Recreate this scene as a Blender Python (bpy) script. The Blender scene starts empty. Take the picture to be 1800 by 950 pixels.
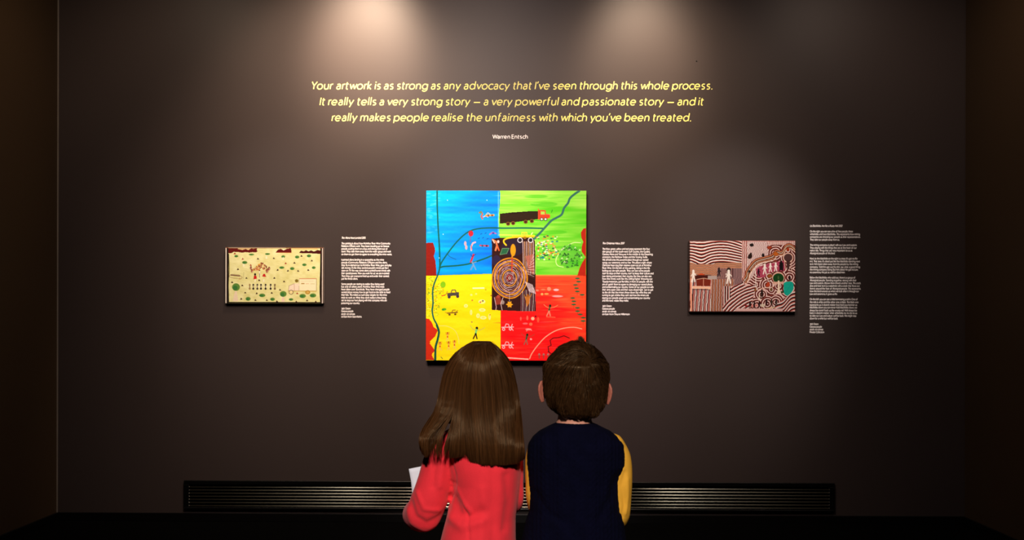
import bpy, bmesh, math, random
import numpy as np
from mathutils import Vector, Matrix, noise as mnoise
random.seed(7); rng = np.random.default_rng(11)
PI = math.pi
scn = bpy.context.scene
COL = scn.collection

# ------------------------------------------------------------------ camera
F = 1750.0; CAMD = 5.91; HZ = 570.0
CAMLOC = Vector((0.0, -CAMD, 1.18))
CAMROT = (Matrix.Rotation(0.0105, 3, 'Z') @ Matrix.Rotation(PI/2, 3, 'X') @ Matrix.Rotation(0.0025, 3, 'Z'))
cd = bpy.data.cameras.new('camera'); cam = bpy.data.objects.new('camera', cd); COL.objects.link(cam)
cam.matrix_world = Matrix.Translation(CAMLOC) @ CAMROT.to_4x4()
cd.sensor_fit = 'HORIZONTAL'; cd.sensor_width = 36.0; cd.lens = 36.0*F/1800; cd.shift_y = (HZ-475)/1800
cd.clip_start = 0.05
cd.dof.use_dof = True; cd.dof.focus_distance = 5.85; cd.dof.aperture_fstop = 11.0
scn.camera = cam

def at(px, py, Y=0.0):
    d = CAMROT @ Vector(((px-900)/F, (HZ-py)/F, -1.0))
    return CAMLOC + d*((Y-CAMLOC.y)/d.y)

# ------------------------------------------------------------------ world, view
w = bpy.data.worlds.new('world'); scn.world = w; w.use_nodes = True
w.node_tree.nodes['Background'].inputs[0].default_value = (0.5, 0.45, 0.5, 1)
w.node_tree.nodes['Background'].inputs[1].default_value = 0.0
scn.view_settings.view_transform = 'Standard'; scn.view_settings.look = 'None'
scn.view_settings.exposure = 0.0; scn.view_settings.gamma = 1.0
scn.view_settings.use_curve_mapping = False

# ------------------------------------------------------------------ lamps of the ceiling track (above the frame), plus added fill lights
def spot(name, loc, target, watts, angle, blend, color, radius=0.03):
    l = bpy.data.lights.new(name, 'SPOT'); l.energy = watts; l.spot_size = math.radians(angle)
    l.spot_blend = blend; l.color = color; l.shadow_soft_size = radius
    o = bpy.data.objects.new(name, l); COL.objects.link(o); o.location = loc
    o.rotation_euler = (Vector(target)-Vector(loc)).to_track_quat('-Z', 'Y').to_euler()
    return o
WARM = (1.0, 0.76, 0.55); NEUT = (1.0, 0.90, 0.80); COOL = (0.93, 0.90, 1.0)
HOTL = at(650, 50); HOTR = at(1125, 70); PM = at(890, 485); PL = at(484, 485); PR = at(1303, 486)
spot('washer_spot', (HOTL.x, -0.80, 3.50), (HOTL.x-0.02, 0, 2.80), 300, 47, 1.0, WARM, 0.12)
spot('washer_spot', (HOTL.x-0.1, -0.85, 3.50), (HOTL.x-0.15, 0, 2.45), 165, 84, 1.0, WARM, 0.12)
spot('washer_spot', (HOTR.x, -0.80, 3.50), (HOTR.x, 0, 2.70), 150, 47, 1.0, WARM, 0.12)
spot('washer_spot', (HOTR.x+0.1, -0.85, 3.50), (HOTR.x+0.05, 0, 2.40), 75, 82, 1.0, WARM, 0.12)
spot('wide_spot', (-0.5, -2.6, 3.5), (-0.45, 0, 1.60), 315, 76, 1.0, (1.0, 0.75, 0.60), 0.15)
spot('wide_spot', (-0.2, -3.0, 3.5), (-0.1, 0, 1.5), 100, 120, 1.0, (1.0, 0.84, 0.84), 0.15)  # added low fill, no track lamp: widens the falloff across the wall
spot('side_fill', (-2.0, -1.3, 3.5), (-2.1, 0, 1.5), 42, 120, 1.0, (1.0, 0.74, 0.52), 0.10)  # added fill, not a track lamp: lifts the left end of the wall
spot('side_fill', (2.0, -1.3, 3.5), (1.95, 0, 1.5), 36, 116, 1.0, (1.0, 0.76, 0.60), 0.10)  # its counterpart, added to brighten the right end
spot('painting_spot', (PM.x-0.9, -2.1, 3.5), (PM.x, 0, PM.z-0.1), 345, 34, 1.0, (1.0, 0.82, 0.87), 0.10)
spot('painting_spot', (PL.x-0.1, -1.9, 3.5), (PL.x+0.05, 0, PL.z), 110, 34, 1.0, (1.0, 0.88, 0.78), 0.08)
spot('painting_spot', (PR.x+0.1, -1.9, 3.5), (PR.x-0.05, 0, PR.z), 205, 32, 1.0, (1.0, 0.88, 0.80), 0.08)
spot('room_spot', (0.10, -8.0, 3.4), (0.0, -3.36, 0.80), 1050, 17, 0.7, (1.0, 0.90, 0.82), 0.16)

# ------------------------------------------------------------------ materials
def mat(name, color, rough=0.6, spec=0.5, metal=0.0, noise=None, bump=None, sheen=0.0, vary=None, attr=None, coat=0.0):
    """noise=(scale, amount) colour mottling; bump=(scale, strength, distance); vary=amount per loose piece"""
    m = bpy.data.materials.new(name); m.use_nodes = True
    nt = m.node_tree; N = nt.nodes; L = nt.links; b = N['Principled BSDF']
    b.inputs['Base Color'].default_value = (*color, 1); b.inputs['Roughness'].default_value = rough
    b.inputs['Specular IOR Level'].default_value = spec; b.inputs['Metallic'].default_value = metal
    if sheen: b.inputs['Sheen Weight'].default_value = sheen; b.inputs['Sheen Roughness'].default_value = 0.5
    if coat: b.inputs['Coat Weight'].default_value = coat; b.inputs['Coat Roughness'].default_value = 0.3
    tc = N.new('ShaderNodeTexCoord')
    src = None
    if attr:
        a = N.new('ShaderNodeAttribute'); a.attribute_name = attr; src = a.outputs['Color']
    if noise or vary:
        mr = N.new('ShaderNodeMapRange')
        if vary:
            g = N.new('ShaderNodeNewGeometry'); L.new(g.outputs['Random Per Island'], mr.inputs['Value']); am = vary
        else:
            n = N.new('ShaderNodeTexNoise'); n.inputs['Scale'].default_value = noise[0]; n.inputs['Detail'].default_value = 5
            L.new(tc.outputs['Object'], n.inputs['Vector']); L.new(n.outputs['Fac'], mr.inputs['Value']); am = noise[1]
            mr.inputs['From Min'].default_value = 0.25; mr.inputs['From Max'].default_value = 0.75
        mr.inputs['To Min'].default_value = 1-am; mr.inputs['To Max'].default_value = 1+am
        mx = N.new('ShaderNodeVectorMath'); mx.operation = 'SCALE'
        if src: L.new(src, mx.inputs[0])
        else: mx.inputs[0].default_value = color
        L.new(mr.outputs[0], mx.inputs['Scale']); src = mx.outputs[0]
    if src: L.new(src, b.inputs['Base Color'])
    if bump:
        n = N.new('ShaderNodeTexNoise'); n.inputs['Scale'].default_value = bump[0]; n.inputs['Detail'].default_value = 4
        L.new(tc.outputs['Object'], n.inputs['Vector'])
        bp = N.new('ShaderNodeBump'); bp.inputs['Strength'].default_value = bump[1]; bp.inputs['Distance'].default_value = bump[2]
        L.new(n.outputs['Fac'], bp.inputs['Height']); L.new(bp.outputs[0], b.inputs['Normal'])
    return m
M = {}
M['wall'] = mat('dark wall paint', (0.048, 0.036, 0.033), 0.45, 0.22, noise=(1.3, 0.05), bump=(260, 0.25, 0.0006))
M['side_wall'] = mat('dark side wall paint', (0.060, 0.036, 0.018), 0.5, 0.2, noise=(1.3, 0.05), bump=(260, 0.25, 0.0006))
M['base'] = mat('black skirting', (0.002, 0.002, 0.002), 0.35, 0.4, noise=(5, 0.1))
M['floor'] = mat('black carpet', (0.0015, 0.0015, 0.0015), 0.95, 0.02, noise=(40, 0.3), bump=(400, 0.6, 0.003))
M['ceil'] = mat('dark ceiling', (0.03, 0.03, 0.03), 0.8, 0.2, noise=(3, 0.1))
M['trim'] = mat('corner bead', (0.22, 0.19, 0.16), 0.4, 0.5, noise=(6, 0.15))
M['grille'] = mat('black grille metal', (0.002, 0.002, 0.002), 0.30, 0.5, noise=(20, 0.1))
M['slat'] = mat('satin slat metal', (0.10, 0.095, 0.075), 0.21, 0.5, metal=1.0, noise=(30, 0.1))
M['yellow'] = mat('yellow vinyl', (0.88, 0.80, 0.22), 0.5, 0.3, noise=(4, 0.02))
M['white'] = mat('white vinyl', (0.86, 0.82, 0.80), 0.5, 0.3, noise=(4, 0.02))
M['paint'] = mat('acrylic paint', (1, 1, 1), 0.6, 0.08, attr='paint', bump=(90, 0.15, 0.001))
M['edge'] = mat('canvas edge', (0.02, 0.018, 0.018), 0.7, 0.2, noise=(30, 0.2))
M['edge_pale'] = mat('pale canvas edge', (0.55, 0.50, 0.44), 0.7, 0.2, noise=(30, 0.2))
M['skin'] = mat('skin', (0.66, 0.30, 0.21), 0.5, 0.4, noise=(20, 0.05))
M['skin'].node_tree.nodes['Principled BSDF'].inputs['Subsurface Weight'].default_value = 0.15
M['skin'].node_tree.nodes['Principled BSDF'].inputs['Subsurface Radius'].default_value = (0.02, 0.006, 0.003)
M['ear'] = mat('ear skin', (0.42, 0.13, 0.085), 0.5, 0.3, noise=(40, 0.1))
M['coat'] = mat('red wool', (0.86, 0.030, 0.045), 0.85, 0.2, noise=(25, 0.06), bump=(500, 0.5, 0.0012), sheen=0.1)
M['navy'] = mat('navy knit', (0.0016, 0.0017, 0.0095), 0.95, 0.06, noise=(30, 0.25), bump=(350, 0.8, 0.002))
M['mustard'] = mat('mustard jersey', (0.80, 0.40, 0.035), 0.8, 0.2, noise=(30, 0.06), bump=(400, 0.3, 0.001))
M['tights'] = mat('dark tights', (0.02, 0.02, 0.03), 0.8, 0.2, noise=(30, 0.1))
M['trouser'] = mat('dark trousers', (0.015, 0.016, 0.022), 0.85, 0.2, noise=(30, 0.1))
M['shoe'] = mat('black shoe leather', (0.012, 0.01, 0.01), 0.3, 0.5, noise=(20, 0.1))
M['paper'] = mat('paper', (0.84, 0.84, 0.93), 0.7, 0.3, noise=(8, 0.02))
M['girl_hair'] = mat('long brown hair', (0.053, 0.020, 0.006), 0.34, 0.45, vary=0.55)
M['boy_hair'] = mat('short brown hair', (0.034, 0.0145, 0.005), 0.36, 0.35, vary=0.6)
for h_ in ('girl_hair', 'boy_hair'): M[h_].node_tree.nodes['Principled BSDF'].inputs['Specular Tint'].default_value = (1.0, 0.72, 0.42, 1)
M['eye_white'] = mat('eye', (0.8, 0.78, 0.75), 0.2, 0.5, noise=(30, 0.02))
M['iris'] = mat('iris', (0.06, 0.035, 0.02), 0.2, 0.5, noise=(80, 0.2))
M['button'] = mat('button', (0.05, 0.01, 0.01), 0.3, 0.5, noise=(30, 0.1))

# ------------------------------------------------------------------ object helpers
def empty(name, label, cat, loc=(0, 0, 0), group=None):
    o = bpy.data.objects.new(name, None); COL.objects.link(o); o.location = loc; o.empty_display_size = 0.1
    o['label'] = label; o['category'] = cat
    if group: o['group'] = group
    return o
def rootloc(o):
    v = Vector((0, 0, 0))
    while o is not None: v += Vector(o.location); o = o.parent
    return v
def link(name, me, m, parent=None, smooth=False, label=None, kind=None):
    """mesh given in world coordinates; it is re-based onto its parent"""
    if parent is not None:
        me.transform(Matrix.Translation(-rootloc(parent)))
    o = bpy.data.objects.new(name, me); COL.objects.link(o); o.parent = parent
    if m is not None: me.materials.append(m)
    if smooth: me.polygons.foreach_set('use_smooth', [True]*len(me.polygons))
    if label: o['label'] = label
    if kind: o['kind'] = kind
    return o
def bm_mesh(bm, name='m'):
    me = bpy.data.meshes.new(name); bm.normal_update(); bm.to_mesh(me); bm.free(); return me
def add_box(bm, x0, x1, y0, y1, z0, z1):
    vs = [bm.verts.new(p) for p in ((x0,y0,z0),(x1,y0,z0),(x1,y1,z0),(x0,y1,z0),(x0,y0,z1),(x1,y0,z1),(x1,y1,z1),(x0,y1,z1))]
    for f in ((3,2,1,0),(4,5,6,7),(0,1,5,4),(1,2,6,5),(2,3,7,6),(3,0,4,7)): bm.faces.new([vs[i] for i in f])
def box_mesh(*a, bevel=0.0):
    bm = bmesh.new(); add_box(bm, *a)
    if bevel: bmesh.ops.bevel(bm, geom=bm.edges[:], offset=bevel, segments=2, affect='EDGES', profile=0.5)
    return bm_mesh(bm)
def np_mesh(name, V, Fq):
    me = bpy.data.meshes.new(name)
    V = np.asarray(V, dtype=np.float32); Fq = np.asarray(Fq, dtype=np.int32)
    k = Fq.shape[1]
    me.vertices.add(len(V)); me.vertices.foreach_set('co', V.ravel())
    me.loops.add(Fq.size); me.loops.foreach_set('vertex_index', Fq.ravel())
    me.polygons.add(len(Fq)); me.polygons.foreach_set('loop_start', np.arange(0, Fq.size, k, dtype=np.int32))
    me.update(calc_edges=True); me.validate(); me.shade_flat()
    return me

# ------------------------------------------------------------------ the setting
XL = at(101, 500).x; XR = at(1696, 500).x; YB = -8.5; ZC = 3.62
link('floor', box_mesh(XL-0.2, XR+0.2, YB-0.2, 0.2, -0.1, 0.0), M['floor'], kind='structure')
link('ceiling', box_mesh(XL-0.2, XR+0.2, YB-0.2, 0.2, ZC, ZC+0.1), M['ceil'], kind='structure')
link('wall_back', box_mesh(XL, XR, 0.0, 0.12, 0.0, ZC), M['wall'], kind='structure')
link('wall_left', box_mesh(XL-0.12, XL, YB, 0.12, 0.0, ZC), M['side_wall'], kind='structure')
link('wall_right', box_mesh(XR, XR+0.12, YB, 0.12, 0.0, ZC), M['side_wall'], kind='structure')
link('wall_front', box_mesh(XL, XR, YB-0.12, YB, 0.0, ZC), M['side_wall'], kind='structure')
BZ = at(900, 904.5).z
link('baseboard_back', box_mesh(XL+0.014, XR-0.014, -0.014, 0.0, 0.0, BZ, bevel=0.002), M['base'], kind='structure')
link('baseboard_left', box_mesh(XL, XL+0.014, YB, 0.0, 0.0, BZ, bevel=0.002), M['base'], kind='structure')
link('baseboard_right', box_mesh(XR-0.014, XR, YB, 0.0, 0.0, BZ, bevel=0.002), M['base'], kind='structure')
link('trim_1', box_mesh(XL, XL+0.006, -0.006, 0.0, BZ, ZC), M['trim'], kind='structure', label='thin pale bead down the left corner')
link('trim_2', box_mesh(XR-0.004, XR, -0.004, 0.0, BZ, ZC), M['wall'], kind='structure')

# ------------------------------------------------------------------ ventilation grille low on the wall
gx0 = at(324.5, 870).x; gx1 = at(1466, 870).x; gz1 = at(900, 847).z; gz0 = at(900, 898).z
g = empty('floor_level_grille', 'long black slatted air grille low on the dark wall behind the children', 'grille', ((gx0+gx1)/2, 0, gz0))
bm = bmesh.new(); fr = 0.030
add_box(bm, gx0, gx1, -0.016, 0, gz1-fr*0.8, gz1); add_box(bm, gx0, gx1, -0.016, 0, gz0, gz0+fr*0.45)
add_box(bm, gx0, gx0+fr, -0.016, 0, gz0+fr*0.45, gz1-fr*0.8); add_box(bm, gx1-fr, gx1, -0.016, 0, gz0+fr*0.45, gz1-fr*0.8)
fr_ = link('frame', bm_mesh(bm), M['grille'], g); md = fr_.modifiers.new('b', 'BEVEL'); md.width = 0.0025; md.segments = 3
link('back_panel', box_mesh(gx0+fr, gx1-fr, -0.0015, 0, gz0+fr*0.45, gz1-fr*0.8), M['grille'], g)
zs = [at(900, y).z for y in (858.5, 864, 869.5, 875, 880.5, 886, 891.5)]
sl = None
for z in zs:
    if sl is None:
        # louvre blade leaning back, its broad face turned up and outwards
        bm = bmesh.new(); ca, sa = math.cos(math.radians(56)), math.sin(math.radians(56)); ring = []
        for u_, v_ in ((-.0042, -.0008), (-.0036, -.0013), (.0036, -.0013), (.0042, -.0008), (.0042, .0005), (-.0042, .0005)):
            ring.append((-.0085+u_*ca+v_*sa, u_*sa-v_*ca))
        n = len(ring)
        A = [bm.verts.new((gx0+fr, y, z+dz)) for y, dz in ring]; B = [bm.verts.new((gx1-fr, y, z+dz)) for y, dz in ring]
        for k in range(n): bm.faces.new((A[k], A[(k+1) % n], B[(k+1) % n], B[k]))
        bm.faces.new(A[::-1]); bm.faces.new(B)
        bmesh.ops.recalc_face_normals(bm, faces=bm.faces[:])
        sl = link('slat', bm_mesh(bm), M['slat'], g); z00 = z
    else:
        c = sl.copy(); COL.objects.link(c); c.parent = g; c.location = (0, 0, z-z00)

# ------------------------------------------------------------------ stroke lettering
def arc(cx, cy, rx, ry, a0, a1, n=None):
    n = n or max(3, int(abs(a1-a0)/18)+1)
    return [(cx+rx*math.cos(math.radians(a0+(a1-a0)*i/n)), cy+ry*math.sin(math.radians(a0+(a1-a0)*i/n))) for i in range(n+1)]
CAPH = 1.44; ASC = 1.54; DES = -0.40
G = {}
def gl(c, wdt, *st): G[c] = (wdt, st)
gl(' ', 0.30)
gl('a', .70, [(.06,.88)]+arc(.36,.62,.32,.38,115,0)+[(.68,0)], [(.68,.56),(.40,.57)]+arc(.33,.285,.31,.285,90,270)+arc(.36,.30,.32,.30,275,350))
gl('b', .98, [(0,0),(0,ASC)], arc(.48,.5,.48,.5,0,360,16))
gl('c', .82, arc(.5,.5,.5,.5,48,312,12))
gl('d', .98, [(.98,0),(.98,ASC)], arc(.5,.5,.48,.5,0,360,16))
gl('e', .96, [(.03,.5),(.96,.5)]+arc(.48,.5,.48,.5,0,315,14))
gl('f', .50, [(.18,0),(.18,1.2)]+arc(.46,1.22,.28,.3,180,80), [(0,1),(.48,1)])
gl('g', .98, [(.98,1),(.98,.02)]+arc(.5,.02,.48,.42,0,-150), arc(.5,.5,.48,.5,0,360,16))
gl('h', .76, [(0,0),(0,ASC)], [(0,.55)]+arc(.38,.6,.38,.4,170,0)+[(.76,0)])
gl('i', .0, [(0,0),(0,1)], [(-.11,1.36),(.11,1.36)])
gl('j', .1, [(.1,1),(.1,-.1)]+arc(-.12,-.1,.22,.3,0,-80), [(0,1.36),(.2,1.36)])
gl('k', .66, [(0,0),(0,ASC)], [(.60,1),(.04,.50)], [(.08,.53),(.66,0)])
gl('l', .0, [(0,0),(0,ASC)])
gl('m', 1.36, [(0,0),(0,1)], [(0,.6)]+arc(.34,.64,.34,.36,170,0)+[(.68,0)], [(.68,.6)]+arc(1.02,.64,.34,.36,170,0)+[(1.36,0)])
gl('n', .76, [(0,0),(0,1)], [(0,.55)]+arc(.38,.6,.38,.4,170,0)+[(.76,0)])
gl('o', 1.0, arc(.5,.5,.5,.5,0,360,18))
gl('p', .98, [(0,DES),(0,1)], arc(.48,.5,.48,.5,0,360,16))
gl('q', .98, [(.98,DES),(.98,1)], arc(.5,.5,.48,.5,0,360,16))
gl('r', .44, [(0,0),(0,1)], [(0,.5)]+arc(.34,.56,.34,.43,175,80)+[(.46,.985)])
gl('s', .62, arc(.33,.755,.28,.245,40,230,7)+arc(.30,.25,.30,.25,70,-135,7))
gl('t', .50, [(.16,1.34),(.16,.25)]+arc(.40,.25,.24,.25,180,285), [(-.02,1),(.48,1)])
gl('u', .76, [(0,1),(0,.4)]+arc(.38,.4,.38,.4,180,350), [(.76,0),(.76,1)])
gl('v', .86, [(0,1),(.42,.02)], [(.42,.02),(.86,1)])
gl('w', 1.30, [(0,1),(.34,.02)], [(.34,.02),(.66,.96)], [(.66,.96),(.98,.02)], [(.98,.02),(1.32,1)])
gl('x', .76, [(0,1),(.74,0)], [(0,0),(.74,1)])
gl('y', .86, [(0,1),(.42,.06)], [(.86,1),(.22,DES)])
gl('z', .70, [(0,1),(.68,1)], [(.68,1),(0,0)], [(0,0),(.70,0)])
gl('A', 1.10, [(0,0),(.56,CAPH)], [(.56,CAPH),(1.12,0)], [(.2,.48),(.92,.48)])
gl('B', .86, [(0,0),(0,CAPH),(.4,CAPH)]+arc(.42,1.1,.34,.34,90,-90)+[(0,.76)], [(.4,.76)]+arc(.46,.38,.40,.38,90,-90)+[(0,0)])
gl('C', 1.15, arc(.7,.72,.70,.72,45,315,12))
gl('D', 1.1, [(0,0),(0,CAPH),(.4,CAPH)]+arc(.4,.72,.70,.72,90,-90,8)+[(0,0)])
gl('E', .74, [(.74,CAPH),(0,CAPH),(0,0),(.76,0)], [(0,.76),(.68,.76)])
gl('F', .72, [(.72,CAPH),(0,CAPH),(0,0)], [(0,.74),(.62,.74)])
gl('G', 1.25, arc(.7,.72,.70,.72,45,340,12)+[(1.36,.70),(.8,.70)])
gl('H', 1.0, [(0,0),(0,CAPH)], [(1,0),(1,CAPH)], [(0,.75),(1,.75)])
gl('I', .0, [(0,0),(0,CAPH)])
gl('J', .5, [(.5,CAPH),(.5,.35)]+arc(.2,.35,.30,.35,0,-110))
gl('K', .9, [(0,0),(0,CAPH)], [(.86,CAPH),(.02,.66)], [(.2,.8),(.92,0)])
gl('L', .68, [(0,CAPH),(0,0),(.68,0)])
gl('M', 1.3, [(0,0),(.12,CAPH)], [(.12,CAPH),(.65,.3)], [(.65,.3),(1.18,CAPH)], [(1.18,CAPH),(1.3,0)])
gl('N', 1.05, [(0,0),(0,CAPH)], [(0,CAPH),(1.05,0)], [(1.05,0),(1.05,CAPH)])
gl('O', 1.44, arc(.72,.72,.72,.72,0,360,18))
gl('P', .82, [(0,0),(0,CAPH),(.4,CAPH)]+arc(.42,1.05,.4,.39,90,-90)+[(0,.66)])
gl('R', .88, [(0,0),(0,CAPH),(.4,CAPH)]+arc(.42,1.05,.4,.39,90,-90)+[(0,.66)], [(.4,.66),(.88,0)])
gl('S', .80, arc(.42,1.07,.36,.37,40,230,7)+arc(.38,.37,.40,.37,70,-140,7))
gl('T', .96, [(0,CAPH),(.96,CAPH)], [(.48,CAPH),(.48,0)])
gl('U', 1.0, [(0,CAPH),(0,.5)]+arc(.5,.5,.5,.5,180,360)+[(1,CAPH)])
gl('W', 1.72, [(0,CAPH),(.44,.02)], [(.44,.02),(.88,CAPH)], [(.88,CAPH),(1.30,.02)], [(1.30,.02),(1.74,CAPH)])
gl('V', 1.1, [(0,CAPH),(.55,0)], [(.55,0),(1.1,CAPH)])
gl('Y', .98, [(0,CAPH),(.48,.66)], [(.98,CAPH),(.48,.66)], [(.48,.66),(.48,0)])
gl('0', .9, arc(.45,.72,.45,.72,0,360,14)); gl('1', .4, [(0,1.15),(.34,CAPH),(.34,0)])
gl('2', .8, arc(.4,1.04,.38,.40,160,-30,7)+[(0,0),(.82,0)]); gl('5', .8, [(.74,CAPH),(.16,CAPH),(.1,.85)]+arc(.36,.46,.42,.46,115,-140,8))
gl('7', .8, [(0,CAPH),(.8,CAPH)], [(.8,CAPH),(.2,0)])
gl('.', .10, [(-.06,.03),(.16,.03)]); gl(',', .06, [(.05,.05),(-.04,-.24)])
gl("'", .12, [(.14,CAPH+.08),(.02,1.12)]); gl('-', .5, [(.0,.5),(.5,.5)]); gl('—', 1.25, [(0,.52),(1.25,.52)])
gl('(', .3, arc(.7,.6,.6,1.0,140,220)); gl(')', .3, arc(-.4,.6,.6,1.0,40,-40))
SIDE = {'l':.30,'i':.30,'I':.32}
def layout(text, sb):
    x = 0; out = []; prev = None; nw = 0
    for c in text:
        wd, st = G[c]
        if c == ' ': x += 0.80; nw += 1; prev = None; continue
        if prev is not None:
            s = sb
            if prev in 'vwyrkcTYWV' : s *= 0.6
            if c in 'vwycoedgq' and prev in 'vwyrcoepb': s *= 0.78
            if prev in 'YTWV' : s -= .06
            if c in "'" or prev == "'": s *= 0.75
            if prev in 'lithnumdIa' and c in 'lithnumkbprI': s *= 1.12
            if c == 't' or prev == 't': s *= .8
            x += s
        out.append((c, x, nw)); x += wd; prev = c
    return out, x
def ribbon(P, wd):
    """flat stroke outline of a polyline -> two rails"""
    P = np.array(P, float); n = len(P)
    closed = n > 3 and np.allclose(P[0], P[-1])
    T = np.zeros_like(P)
    for i in range(n):
        a = P[i-1] if i > 0 else (P[n-2] if closed else P[i]); b = P[i+1] if i < n-1 else (P[1] if closed else P[i])
        d1 = P[i]-a; d2 = b-P[i]
        l1 = np.linalg.norm(d1); l2 = np.linalg.norm(d2)
        if l1 > 1e-9: d1 = d1/l1
        if l2 > 1e-9: d2 = d2/l2
        t = d1+d2; t /= max(np.linalg.norm(t), 1e-6)
        nrm = np.array((-t[1], t[0])); k = 1.0
        if l1 > 1e-9 and l2 > 1e-9:
            k = 1/max(0.6, abs(np.dot(nrm, np.array((-d1[1], d1[0])))))
        T[i] = nrm*k
    return P+T*wd/2, P-T*wd/2
def text_mesh(text, xa, xb, zbase, xh, stroke, slant=0.0, y=0.0, sb=0.30, depth=0.0007, fit=True, words=False):
    out, wdt = layout(text, sb)
    sc_ = xh
    if fit:      # letter-spacing first, then a small horizontal stretch
        tgt = (xb-xa-stroke)/sc_
        for _ in range(12):
            if abs(tgt-wdt) < 0.002: break
            n = max(1, sum(c != ' ' for c in text)-1)
            sb = min(max(sb+(tgt-wdt)/n/0.9, 0.20), 0.42); out, wdt = layout(text, sb)
        sx = tgt/wdt
    else: sx = 1
    V = []; Fq = []
    res = []; cur = 0
    for ci, (c, x0, nw) in enumerate(out):
        if words and nw != cur:
            res.append(np_mesh('word', V, Fq)); V = []; Fq = []; cur = nw
        for si, st in enumerate(G[c][1]):
            dd = depth*(1+.08*si+.03*(ci % 2))
            pts = [((x0+p[0]*1.0)*sx*sc_, p[1]*sc_) for p in st]
            A, B = ribbon(pts, stroke); n = len(pts); o = len(V)
            for R in (A, B):
                for q in R: V.append((xa+stroke/2+q[0]+q[1]*slant, y-dd, zbase+stroke/2+q[1]))
            for R in (A, B):
                for q in R: V.append((xa+stroke/2+q[0]+q[1]*slant, y, zbase+stroke/2+q[1]))
            for i in range(n-1):
                a, b = o+i, o+i+1; c_, d_ = o+n+i, o+n+i+1
                Fq.append((c_, d_, b, a)); Fq.append((a, b, b+2*n, a+2*n)); Fq.append((d_, c_, c_+2*n, d_+2*n))
            Fq.append((o, o+n, o+3*n, o+2*n)); Fq.append((o+n-1, o+3*n-1, o+4*n-1, o+2*n-1)[::-1])
    if words: return res+[np_mesh('word', V, Fq)]
    return np_mesh('text', V, Fq)
PXM = (at(1000, 200).x-at(800, 200).x)/200      # metres per pixel on the wall
q = empty('wall_quote', 'yellow slanted quotation in three centred lines high on the wall, with a small white name', 'lettering', (at(899, 213).x, 0, at(899, 245).z))
for s, xa, xb, yb in (("Your artwork is as strong as any advocacy that I've seen through this whole process.", 546, 1252.5, 157.9),
                      ("It really tells a very strong story — a very powerful and passionate story — and it", 561.5, 1236.5, 185.9),
                      ("really makes people realise the unfairness with which you've been treated.", 582.5, 1215, 213.9)):
    zb = at((xa+xb)/2, yb).z
    for wm in text_mesh(s, at(xa, yb).x, at(xb, yb).x, zb, 9.0*PXM, 1.9*PXM, slant=0.165, words=True): link('word', wm, M['yellow'], q)
link('text_line', text_mesh("Warren Entsch", at(865.5, 240).x, at(928, 240).x, at(896, 244.3).z, 4.5*PXM, 1.25*PXM), M['white'], q, label='small white name under the quotation')

def caption(name, label, x0, scale, ox, ytitle, title, tend, oy, lines):
    X0 = at(x0, 480).x
    root = empty(name, label, 'lettering', (X0, 0, at(x0, oy+lines[-1][0]/scale).z), 'painting captions')
    link('title', text_mesh(title, X0, at(ox+tend/scale, 480).x, at(x0, ytitle+1.6).z, 2.2*PXM, 0.95*PXM, slant=0.12), M['white'], root)
    for y, e, s in lines:
        py = oy+y/scale
        link('text_line', text_mesh(s, X0, at(ox+e/scale, 480).x, at(x0+40, py+1.6).z, 2.2*PXM, 0.88*PXM), M['white'], root)
caption('wall_caption', 'white caption text right of the small pale yellow painting', 599.9, 6.13, 595, 418.8, "The Aliens Have Landed 2015", 292, 410, [
 (114,560,"The painting is about how McArthur River Mine Community"),(143,545,"Relations Officers work. They been travelling up to Garawa"),(172,530,"people, putting them on a bus and driving them out of"),
 (201,567,"town. They take them away from the wider group and work"),(231,577,"on them to get them to agree to everything the mine wants."),
 (290,492,"I painted aliens landing in a spaceship as the mine"),(320,527,"people (Community Relations Officers) and the aliens,"),(349,573,"they fly in dashed out to McArthur River Mine, give and play"),
 (378,538,"talk money. It's like they control people's minds just like I"),(407,558,"seen on TV the way some aliens control human minds with"),(436,550,"their special powers. 'Now you work for us', we are in control."),
 (466,547,"Then they got everyone lined up and under their control,"),(495,210,"just like these aliens."),
 (552,494,"Some people are starting to realise they being used"),(581,495,"but a lot of others aren't. McArthur River Mine mob"),(610,551,"have taken over Borroloola. They have changed people"),
 (640,559,"worried about money, how to get food on the table to feed"),(669,524,"their kids. This makes us such easy targets for the mine"),(699,517,"mob to work on. What they don't realise is they being"),
 (728,524,"set to stop our hurt playing with that company who are"),(758,232,"poisoning our country."),
 (816,132,"Jack Green"),(845,163,"Garawa people"),(875,180,"acrylic on canvas"),(904,252,"on loan from Sean Kerins")])
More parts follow.
